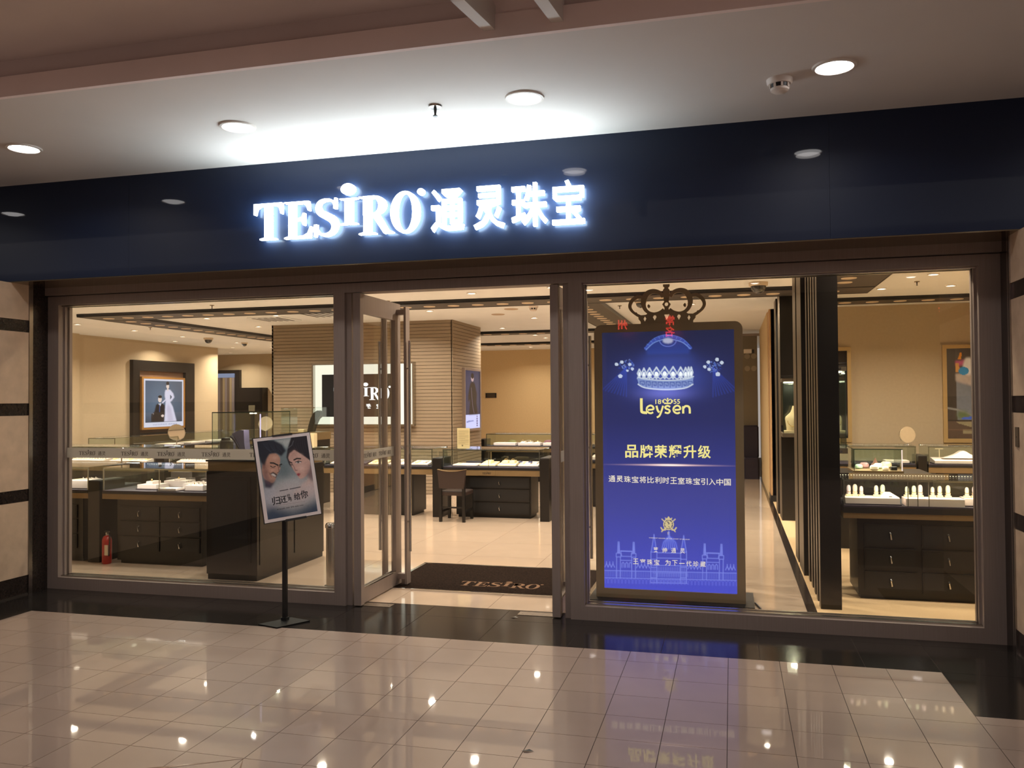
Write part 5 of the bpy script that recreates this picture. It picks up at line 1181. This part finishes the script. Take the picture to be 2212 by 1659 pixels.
# =================================================================== RIGHT ROOM
MULL = mat('bronze_side_metal', lin((112, 102, 88)), 0.35, 0.6)
pp = [(0.634, 0.15, 0.70, 0.11, 'nearest wide black post of the slatted screen in the right window'), (0.638, 0.15, 0.955, 0.11, 'second black post from the front in the slatted screen'), (0.640, 0.15, 1.19, 0.11, 'third black post from the front in the slatted screen'),
      (0.642, 0.15, 1.44, 0.11, 'fourth black post from the front in the slatted screen'), (0.640, 0.15, 1.68, 0.11, 'fifth black post from the front in the slatted screen'), (0.612, 0.27, 1.93, 0.50, 'thick black pier behind the five slender posts'),
      (0.612, 0.12, 2.56, 0.38, 'black post behind the thick pier'), (0.620, 0.25, 5.44, 0.50, 'far black pier carrying the lit glass case'), (0.605, 0.13, 6.10, 0.45, 'farthest black post before the wood pier')]
for i, (x, w_, y, d_, lab) in enumerate(pp):
    t = thing('screen_post', (x + w_ / 2, y + d_ / 2, 0), lab, 'post', 'posts of the slatted screen')
    bx(x + .003, x + w_, y, y + d_, 0.0, ZC).build('body', BLACKWOOD, t); bx(x, x + .003, y + .002, y + d_ - .002, 0.0, ZC).build('metal_face', MULL, t)
def wallcase(x0, x1, y0, y1, z0, z1, label, bustm=None):
    t = thing('hanging_showcase', ((x0 + x1) / 2, (y0 + y1) / 2, z0), label, 'showcase')
    for nm, a in (('glass_front', (x0, x1, y0, y0 + .006, z0, z1)), ('glass_side', (x0, x0 + .006, y0 + .007, y1 - .007, z0, z1)), ('glass_side', (x1 - .006, x1, y0 + .007, y1 - .007, z0, z1)), ('glass_back', (x0, x1, y1 - .006, y1, z0, z1))): bx(*a).build(nm, GLASSG, t)
    bx(x0 - .012, x1 + .012, y0 - .012, y1 + .012, z0 - .05, z0 - .001).build('base_box', MULL, t); bx(x0 - .01, x1 + .01, y0 - .01, y1 + .01, z1 + .001, z1 + .04).build('top_box', MULL, t)
    for z in (z1 + .04, z1 + .066): bx(x0 - .02, x1 + .01, y0 - .015, y0 + .05, z, z + .012).build('bracket', CHROME, t)
    for a in ((x0 - .002, x0 + .003), (x1 - .003, x1 + .002)): bx(a[0], a[1], y0 - .003, y0 + .001, z0, z1).build('glass_edge', EDGE, t)
    bx(x0 + .02, x1 - .02, y0 + .03, y1 - .03, z1 - .012, z1 - .002).build('lamp_panel', emit('case_lamp', (1, .88, .62), 3), t)
    for z in (z0 - .04, z1 + .01): bx(x0 + .02, x1 - .04, y1 + .0105 if y1 > 3 else y0 - .06, y1 + .0145 if y1 > 3 else y0 - .013, z, z + .02).build('wall_bracket', CHROME, t)
    lamp('case_light', ((x0 + x1) / 2, (y0 + y1) / 2, z1 - .02), 3.2, (1, .88, .6), .12, parent=t)
    return t
t = wallcase(0.62, 0.88, 4.90, 5.425, 1.16, 1.80, 'tall lit glass showcase with a cream necklace bust between the black piers')
b = thing('necklace_bust', (0.74, 5.1, 1.16), 'cream necklace bust in the tall lit glass showcase', 'display bust'); bx(0.63, 0.83, 5.02, 5.2, 1.161, 1.185, .003).build('stand_base', PADCREAM, b)
bust(b, 0.745, 5.1, 1.186, 0.31, PADCREAM, -0.9)
MB().tube([(0.735 - 0.055 * math.cos(q), 5.02 - 0.03 * math.sin(q), 1.31 - 0.07 * math.sin(q)) for q in [PI * i / 12 for i in range(13)]], .005, 6).build('necklace', GOLD, b, smooth=True)
wallcase(0.915, 1.0, 2.08, 2.48, 1.14, 1.84, 'narrow glass showcase edge right of the nearest black post')
# near counter with the ring stands
counter('near glass counter with upright ring stands, behind the right end of the right window', 0.852, 3.4, 1.10, 1.66, 0.945, 0.742, cab=(0.955, 3.3, 1.12, 1.6), trim=(0.640, 0.682), dividers=(1.325, 1.395, 1.475), pw=1.5,
        drawers=[(a, b, z0, z1) for (a, b) in ((1.0, 1.39), (1.42, 1.80), (1.84, 2.2)) for (z0, z1) in ((0.42, 0.60), (0.24, 0.41), (0.06, 0.23))])
tray('long white tray with three ring stands, leftmost in the right near counter', 1.075, 1.24, 0.7425, 0.40, 0.20, 0.045, items='none')
tray('middle white tray in the right near counter, set forward', 1.525, 1.21, 0.7425, 0.42, 0.17, 0.058, items='none', base=False)
tray('white tray at the right jamb in the right near counter', 1.87, 1.26, 0.7425, 0.24, 0.18, 0.050, items='none')
tray('white tray hidden beyond the right jamb', 2.3, 1.26, 0.7425, 0.4, 0.18, 0.05, items='none')
SHAPE = [(0.013, 0), (0.017, .010), (0.017, .016), (0.0135, .018), (0.0165, .040), (0.0150, .058), (0.0105, .070), (0.0, .0745)]
PEARL = [mat('pearl_stand', lin((232, 216, 196)), 0.35), mat('greenish_pearl_stand', lin((204, 216, 190)), 0.35), mat('lilac_pearl_stand', lin((216, 198, 206)), 0.35)]
rs = [0.914, 0.962, 1.010, 1.122, 1.170, 1.350, 1.402, 1.448, 1.538, 1.590, 1.650, 1.785, 1.838]
for i, x in enumerate(rs):
    y = 1.27; z = 0.799 if x < 1.3 else (0.802 if x < 1.75 else 0.804)
    t = thing('ring_stand', (x, y, z), 'finger-shaped ring stand, %s from the left in the right near counter' % ORD[i], 'ring stand', 'ring stands in the right near counter')
    MB().box(-.022, .022, -.018, .018, 0, .014, .002).build('stand_base', PADCREAM, t, local=True)
    k = 1 + 0.12 * math.sin(i * 2.1); MB().lathe([(r * k, .014 + h * k) for r, h in SHAPE], n=16).build('finger', PEARL[[2, 0, 2, 0, 1, 1, 1, 2, 0, 0, 0, 0, 2][i]], t, local=True, smooth=True)
    MB().tube([(.018 * k * math.cos(q), .018 * k * math.sin(q), .034) for q in [2 * PI * j / 12 for j in range(13)]], .0016, 5).build('ring', GOLD, t, local=True)
t = thing('necklace_pad', (1.19, 1.24, 0.80), 'white fan-shaped necklace pad between the ring stands of the right near counter', 'display pad')
mb = MB(); vs = [(1.14, 1.17, .799), (1.28, 1.17, .799), (1.26, 1.20, .812), (1.22, 1.25, .838), (1.18, 1.25, .838), (1.15, 1.20, .812), (1.14, 1.26, .799), (1.28, 1.26, .799)]
mb._a(vs, [(0, 1, 2, 5), (5, 2, 3, 4), (0, 5, 4, 6), (1, 7, 3, 2), (4, 3, 7, 6), (0, 6, 7, 1)]); mb.build('pad_body', PADWHITE, t); bx(1.20, 1.225, 1.166, 1.172, .806, .812).build('clasp', BLACK, t)
# small glass box with colourful pieces
t = thing('glass_table_case', (1.52, 3.75, 0), 'black stand with a small glass box of coloured jewels in the right room', 'showcase')
bx(0.95, 2.0, 3.45, 4.1, 0, 0.80).build('stand_body', BLACKWOOD, t); bx(1.24, 1.735, 3.49, 3.98, 0.80, 0.822).build('tray_base', BRONZE, t)
for nm, a in (('glass_front', (1.25, 1.725, 3.50, 3.506, .8225, 1.045)), ('glass_side', (1.25, 1.256, 3.507, 3.97, .8225, 1.045)), ('glass_side', (1.719, 1.725, 3.507, 3.97, .8225, 1.045)), ('glass_back', (1.25, 1.725, 3.971, 3.977, .8225, 1.045)), ('glass_top', (1.25, 1.725, 3.5, 3.977, 1.0455, 1.052))): bx(*a).build(nm, GLASSG, t)
for a in ((1.249, 1.726, 3.498, 3.50, 1.044, 1.053), (1.249, 1.253, 3.497, 3.50, .822, 1.045), (1.25, 1.254, 3.5, 3.97, 1.044, 1.053), (1.248, 1.2505, 3.5, 3.97, 1.044, 1.053)): bx(*a).build('glass_edge', EDGE, t)
bx(1.714, 1.724, 3.495, 3.50, .823, 1.045).build('corner_lamp', emit('pinkish_tube', lin((255, 226, 214)), 1.2), t)
lamp('case_light', (1.49, 3.6, 1.03), 4.5, (1, .86, .7), .4, (0, .2, -1), PI * .8, .02, t)
jew = [('white oval dish', (1.46, 3.58, .823), .045, (250, 235, 215)), ('smaller white dish', (1.57, 3.58, .823), .034, (250, 235, 215)), ('pale green dome', (1.53, 3.78, .823), .05, (170, 196, 160)), ('pale green disc', (1.33, 3.75, .823), .04, (150, 180, 150)), ('cream cushion', (1.62, 3.85, .823), .06, (226, 200, 160)), ('brown carved piece', (1.52, 3.9, .823), .045, (120, 76, 60)), ('mauve cushion', (1.40, 3.86, .823), .05, (160, 120, 120)), ('dark square box', (1.655, 3.6, .823), .03, (30, 28, 30))]
for nm, (x, y, z), r, c_ in jew:
    o = thing('jewel_display', (x, y, z), nm + ' inside the small glass box of the right room', 'jewellery'); m_ = mat('jewel_' + nm.replace(' ', '_'), lin(c_), 0.35)
    if 'box' in nm: bx(x - r, x + r, y - r, y + r, z, z + r * 1.3, .003).build('body', m_, o)
    else: MB().lathe([(r * .7, 0), (r, r * .35), (r * .95, r * .9), (r * .6, r * 1.2), (0, r * (1.25 if 'brown' not in nm else 2.6))], (x, y, z), 16).build('body', m_, o, smooth=True)
# far row
counter('far counter left of the round mirror in the right room', 1.15, 2.40, 6.30, 6.9, 0.93, 0.69, pw=1.3)
post('black post right of the round mirror in the far row of the right room', 2.42, 2.53, 6.28, 6.7, 0.80)
counter('far counter with a white necklace pad at the right jamb', 2.55, 3.85, 6.30, 6.9, 0.93, 0.69, pw=1.6)
t = mirror((2.35, 6.6, 0.94), 0.115, 'round chrome-rimmed mirror standing on the far counter of the right room', 0.30, -0.10, group='round table mirrors', stem=0.02)
tray('white tray in the far counter left of the round mirror', 2.18, 6.5, 0.6905, 0.3, 0.24, 0.03, items='flat')
tray('wide white tray with a raised pad in the far right counter', 2.95, 6.5, 0.6905, 0.62, 0.3, 0.035, items='none', slope=0.03)
tray('white tray at the jamb in the far right counter', 3.5, 6.5, 0.6905, 0.4, 0.28, 0.06, items='flat')
t = thing('necklace_pad', (2.98, 6.55, 0.77), 'white humped necklace pad on the far right counter tray', 'display pad')
mb = MB(); mb.prism([spline([(2.76, .765), (2.90, .81), (2.98, .86), (3.04, .86), (3.12, .81), (3.24, .765)], 4)], lambda u, v, w: (u, w, v), 6.45, 6.56); mb.build('pad_body', PADWHITE, t)
t = thing('earring_tee', (2.78, 6.75, 0.73), 'small T-shaped earring stand in the far right counter', 'display stand')
bx(2.775, 2.787, 6.745, 6.757, .7, .87).build('stem', PADCREAM, t); bx(2.73, 2.83, 6.742, 6.76, .87, .882).build('crossbar', PADCREAM, t); bx(2.75, 2.81, 6.725, 6.775, .691, .70).build('foot', PADCREAM, t)

# =================================================================== LIGHT BOXES AND PICTURES
# wedding photograph on the left wall (faces +x)
wp = thing('wedding_light_box', (-12.6, 10.5, 1.6), 'large black framed light box with a wedding couple photograph on the left wall', 'picture')
F0 = -12.60
for a in ((9.47, 11.62, 2.30, 2.53), (9.47, 11.62, 0.70, 0.93), (9.47, 9.68, 0.93, 2.30), (11.28, 11.62, 0.93, 2.30)): bx(F0, F0 + .09, *a).build('outer_frame', BLACKWOOD, wp)
bx(F0, F0 + .02, 9.68, 11.28, 0.93, 2.30).build('back_panel', mat('brown_leather_panel', lin((110, 84, 66)), 0.5), wp)
GF = mat('gold_frame', lin((176, 132, 74)), 0.35, 0.5)
bx(F0 + .02, F0 + .13, 9.70, 11.20, 1.00, 2.17).build('gold_frame', GF, wp)
wa = Art(110, 130, [(285, 445), (970, 470), (965, 1255), (280, 1270)], lin((70, 84, 104)))
wa.glow((560, 800), 330, 420, lin((96, 116, 140)), 0.9, add=False); wa.poly([(270, 1180), (980, 1180), (980, 1300), (270, 1300)], lin((60, 66, 80)), 8, .6)
DR = lin((222, 218, 240)); SK = lin((236, 214, 204))
wa.poly([(650, 640), (700, 620), (745, 630), (800, 700), (822, 780), (770, 850), (745, 870), (790, 960), (860, 1245), (630, 1255), (645, 1000), (660, 850), (640, 740)], DR, 1); wa.poly([(745, 730), (780, 770), (740, 830)], lin((80, 90, 108)), 0)
wa.line([(655, 830), (600, 885)], 2.0, DR); wa.poly([(680, 1000), (700, 900), (760, 1000), (800, 1240), (700, 1250)], lin((190, 180, 205)), 2, .6); wa.oval((700, 565), 28, 44, SK, 0); wa.oval((698, 505), 30, 34, lin((36, 28, 32)), 0); wa.line([(700, 600), (700, 640)], 2, SK)
wa.poly([(480, 920), (530, 895), (585, 890), (640, 930), (640, 1100), (620, 1255), (385, 1255), (410, 1110), (450, 1050)], lin((30, 26, 30)), 1); wa.poly([(525, 900), (555, 960), (580, 895)], lin((240, 240, 250)), 0); wa.line([(548, 920), (545, 1060)], 1.2, lin((60, 80, 140)))
wa.oval((552, 820), 34, 58, SK, 0); wa.oval((555, 765), 36, 28, lin((30, 24, 26)), 0); wa.oval((600, 1140), 26, 26, SK, 0); wa.oval((430, 1105), 14, 12, SK, 0); wa.line([(395, 1200), (400, 1105), (470, 1110)], 1.2, lin((24, 20, 22)))
bx(F0 + .13, F0 + .134, 9.76, 11.13, 1.05, 2.125).build('white_mount', emit('mount_glow', lin((226, 224, 240)), 1.0), wp)
wa.build('photograph', printed('picture_glow', 1.0), (F0 + .1355, 9.80, 2.085), (0, 1.28, 0), (0, 0, -0.93), wp)
GT = emit('violet_caption', lin((150, 150, 190)), 1.0)
text_mb('归还世界给你 通灵珠宝', 0.03, lambda u, v, w: (F0 + .135 + w, 10.05 + u, 1.09 + v), thick=0.0005, width=0.85).build('caption', GT, wp)
# logo light box on the striped block
lb = thing('logo_light_box', (-6.2, 7.5, 1.7), 'bright light box with a dark panel and glowing shop name on the striped block', 'sign')
y7 = 7.50
for a in ((-7.16, -5.24, 2.235, 2.265), (-7.16, -5.24, 1.165, 1.195), (-7.16, -7.13, 1.195, 2.235), (-5.27, -5.24, 1.195, 2.235)): bx(a[0], a[1], y7 - .10, y7, a[2], a[3]).build('frame', STEEL, lb)
bx(-7.13, -5.27, y7 - .02, y7, 1.195, 2.235).build('glow_panel', emit('warm_white_panel', lin((255, 250, 228)), 1.15), lb)
bx(-6.965, -5.525, y7 - .09, y7 - .02, 1.325, 2.065).build('dark_panel', mat('dark_slate', lin((36, 36, 38)), 0.7, spec=0.15), lb)
WL = emit('white_logo', (1, 1, 0.97), 1.6)
for p_ in word_parts(0.215, plane_y(-6.735, y7 - .09, 1.62), .012): p_.build('letter', WL, lb)
for i, ch in enumerate('通灵珠宝'): text_mb(ch, 0.085, plane_y(-6.50 + i * 0.19, y7 - .09, 1.465), bold=.03, thick=.01).build('letter', WL, lb)
# tall light box on the side of the block (faces +x)
sb = thing('portrait_light_box', (-4.57, 8.5, 1.6), 'narrow light box with a figure in black on the side of the striped block', 'picture')
for a in ((8.0, 9.0, 2.13, 2.17), (8.0, 9.0, 1.05, 1.09), (8.0, 8.045, 1.09, 2.13), (8.955, 9.0, 1.09, 2.13)): bx(-4.57, -4.52, *a).build('frame', FRAME, sb)
pa = Art(60, 90, None, lin((44, 48, 74))); pa.glow((.5, .3), .5, .4, lin((50, 54, 76)), .5)
pa.poly([(0.0, .76), (1, .76), (1, 1.01), (0, 1.01)], lin((206, 210, 255)), 0); K = lin((26, 24, 30))
pa.poly([(.36, .22), (.5, .18), (.66, .22), (.80, .40), (.76, .56), (.86, .76), (.26, .76), (.34, .5), (.2, .55), (.22, .40)], K, 1); pa.oval((.5, .13), .09, .06, lin((190, 160, 160)), 0); pa.oval((.5, .09), .10, .05, K, 0); pa.line([(.42, .3), (.5, .6), (.6, .74)], .8, lin((110, 96, 110)))
pa.line([(.3, .87), (.12, .885)], 1.0, lin((110, 130, 190))); pa.line([(.12, .88), (.55, .87)], .8, lin((120, 130, 190)))
for k in range(5): pa.oval((.80, .80 + k * .04), .05 - .006 * abs(k - 3), .016, lin((90, 80, 130)), 0)
pa.build('photograph', printed('picture_glow', 1.0), (-4.535, 8.045, 2.13), (0, .91, 0), (0, 0, -1.04), sb)
# framed glazed pictures on the back wall of the right room
def framed(name, x0, x1, label, artf):
    t = thing(name, ((x0 + x1) / 2, 7.5, 1.64), label, 'picture'); G_ = mat('pale_gold_frame', lin((190, 160, 108)), 0.4, 0.4)
    for a in ((x0, x1, 2.30, 2.355), (x0, x1, 0.925, 0.985), (x0, x0 + .055, .985, 2.30), (x1 - .055, x1, .985, 2.30)): bx(a[0], a[1], 7.45, 7.5, a[2], a[3]).build('frame', G_, t)
    artf(t, x0 + .055, x1 - .055); return t
def reflection_art_r(t, a, b):  # paints the concourse reflection in the glass as fixed colour
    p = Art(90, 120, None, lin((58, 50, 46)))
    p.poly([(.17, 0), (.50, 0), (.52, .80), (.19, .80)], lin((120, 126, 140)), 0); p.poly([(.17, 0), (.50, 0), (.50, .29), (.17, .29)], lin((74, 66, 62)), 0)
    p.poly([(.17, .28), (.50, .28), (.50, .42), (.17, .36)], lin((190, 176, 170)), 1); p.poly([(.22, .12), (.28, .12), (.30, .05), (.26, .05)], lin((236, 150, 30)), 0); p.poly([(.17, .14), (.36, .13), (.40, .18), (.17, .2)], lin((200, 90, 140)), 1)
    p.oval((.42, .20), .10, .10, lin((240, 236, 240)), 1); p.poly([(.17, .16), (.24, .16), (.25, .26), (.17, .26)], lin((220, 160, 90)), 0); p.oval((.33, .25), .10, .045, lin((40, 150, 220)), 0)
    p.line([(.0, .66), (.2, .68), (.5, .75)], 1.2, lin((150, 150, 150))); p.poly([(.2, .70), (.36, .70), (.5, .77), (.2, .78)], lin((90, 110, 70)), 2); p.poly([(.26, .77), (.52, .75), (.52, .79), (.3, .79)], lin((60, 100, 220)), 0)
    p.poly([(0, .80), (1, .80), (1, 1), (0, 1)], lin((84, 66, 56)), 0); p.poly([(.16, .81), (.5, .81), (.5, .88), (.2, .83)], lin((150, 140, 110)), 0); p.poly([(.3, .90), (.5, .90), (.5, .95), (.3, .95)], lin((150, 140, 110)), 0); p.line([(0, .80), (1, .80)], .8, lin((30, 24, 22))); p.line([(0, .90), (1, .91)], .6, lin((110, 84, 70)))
    p.speckle(.1, 4, 1); p.build('glazed_art', printed('glossy_art', .0, .05), (a, 7.47, 2.30), (b - a, 0, 0), (0, 0, -1.315), t)
framed('framed_picture', 3.00, 3.80, 'gold framed glazed picture, painted reflection with a blue ball, at the right jamb', reflection_art_r)
def art_l(t, a, b):
    p = Art(50, 80, None, lin((40, 34, 34))); p.poly([(0, .75), (1, .75), (1, .96), (0, .96)], lin((120, 112, 108)), 1); p.build('glazed_art', printed('glossy_art', .0, .05), (a, 7.47, 2.30), (b - a, 0, 0), (0, 0, -1.315), t)
framed('framed_picture', 0.95, 1.745, 'gold framed dark picture half hidden behind the nearest black post', art_l)
t = thing('wall_plaque', (-6.45, 16.4, 1.72), 'small black plaque on the ochre wall', 'sign'); bx(-6.61, -6.30, 16.38, 16.4, 1.66, 1.79).build('plate', BLACK, t)
mb = MB()
for k in range(3): mb.box(-6.57, -6.34, 16.378, 16.38, 1.685 + k * .033, 1.695 + k * .033)
mb.build('print_lines', BRONZE, t)

for i, (x, y, lab) in enumerate(((-1.56, -0.05, 'small dark leaf scrap on the granite before the doorway'), (-0.917, -2.31, 'tiny dark crumb on the beige tiles, low in the picture'))):
    t = thing('debris', (x, y, 0), lab, 'debris'); MB()._a([(x - .03, y - .004, .002), (x - .005, y - .012, .006), (x + .03, y + .002, .002), (x + .006, y + .012, .007), (x - .01, y + .006, .003)], [(0, 1, 3, 4), (1, 2, 3), (0, 4, 3, 1)]).build('scrap', BLACK, t)
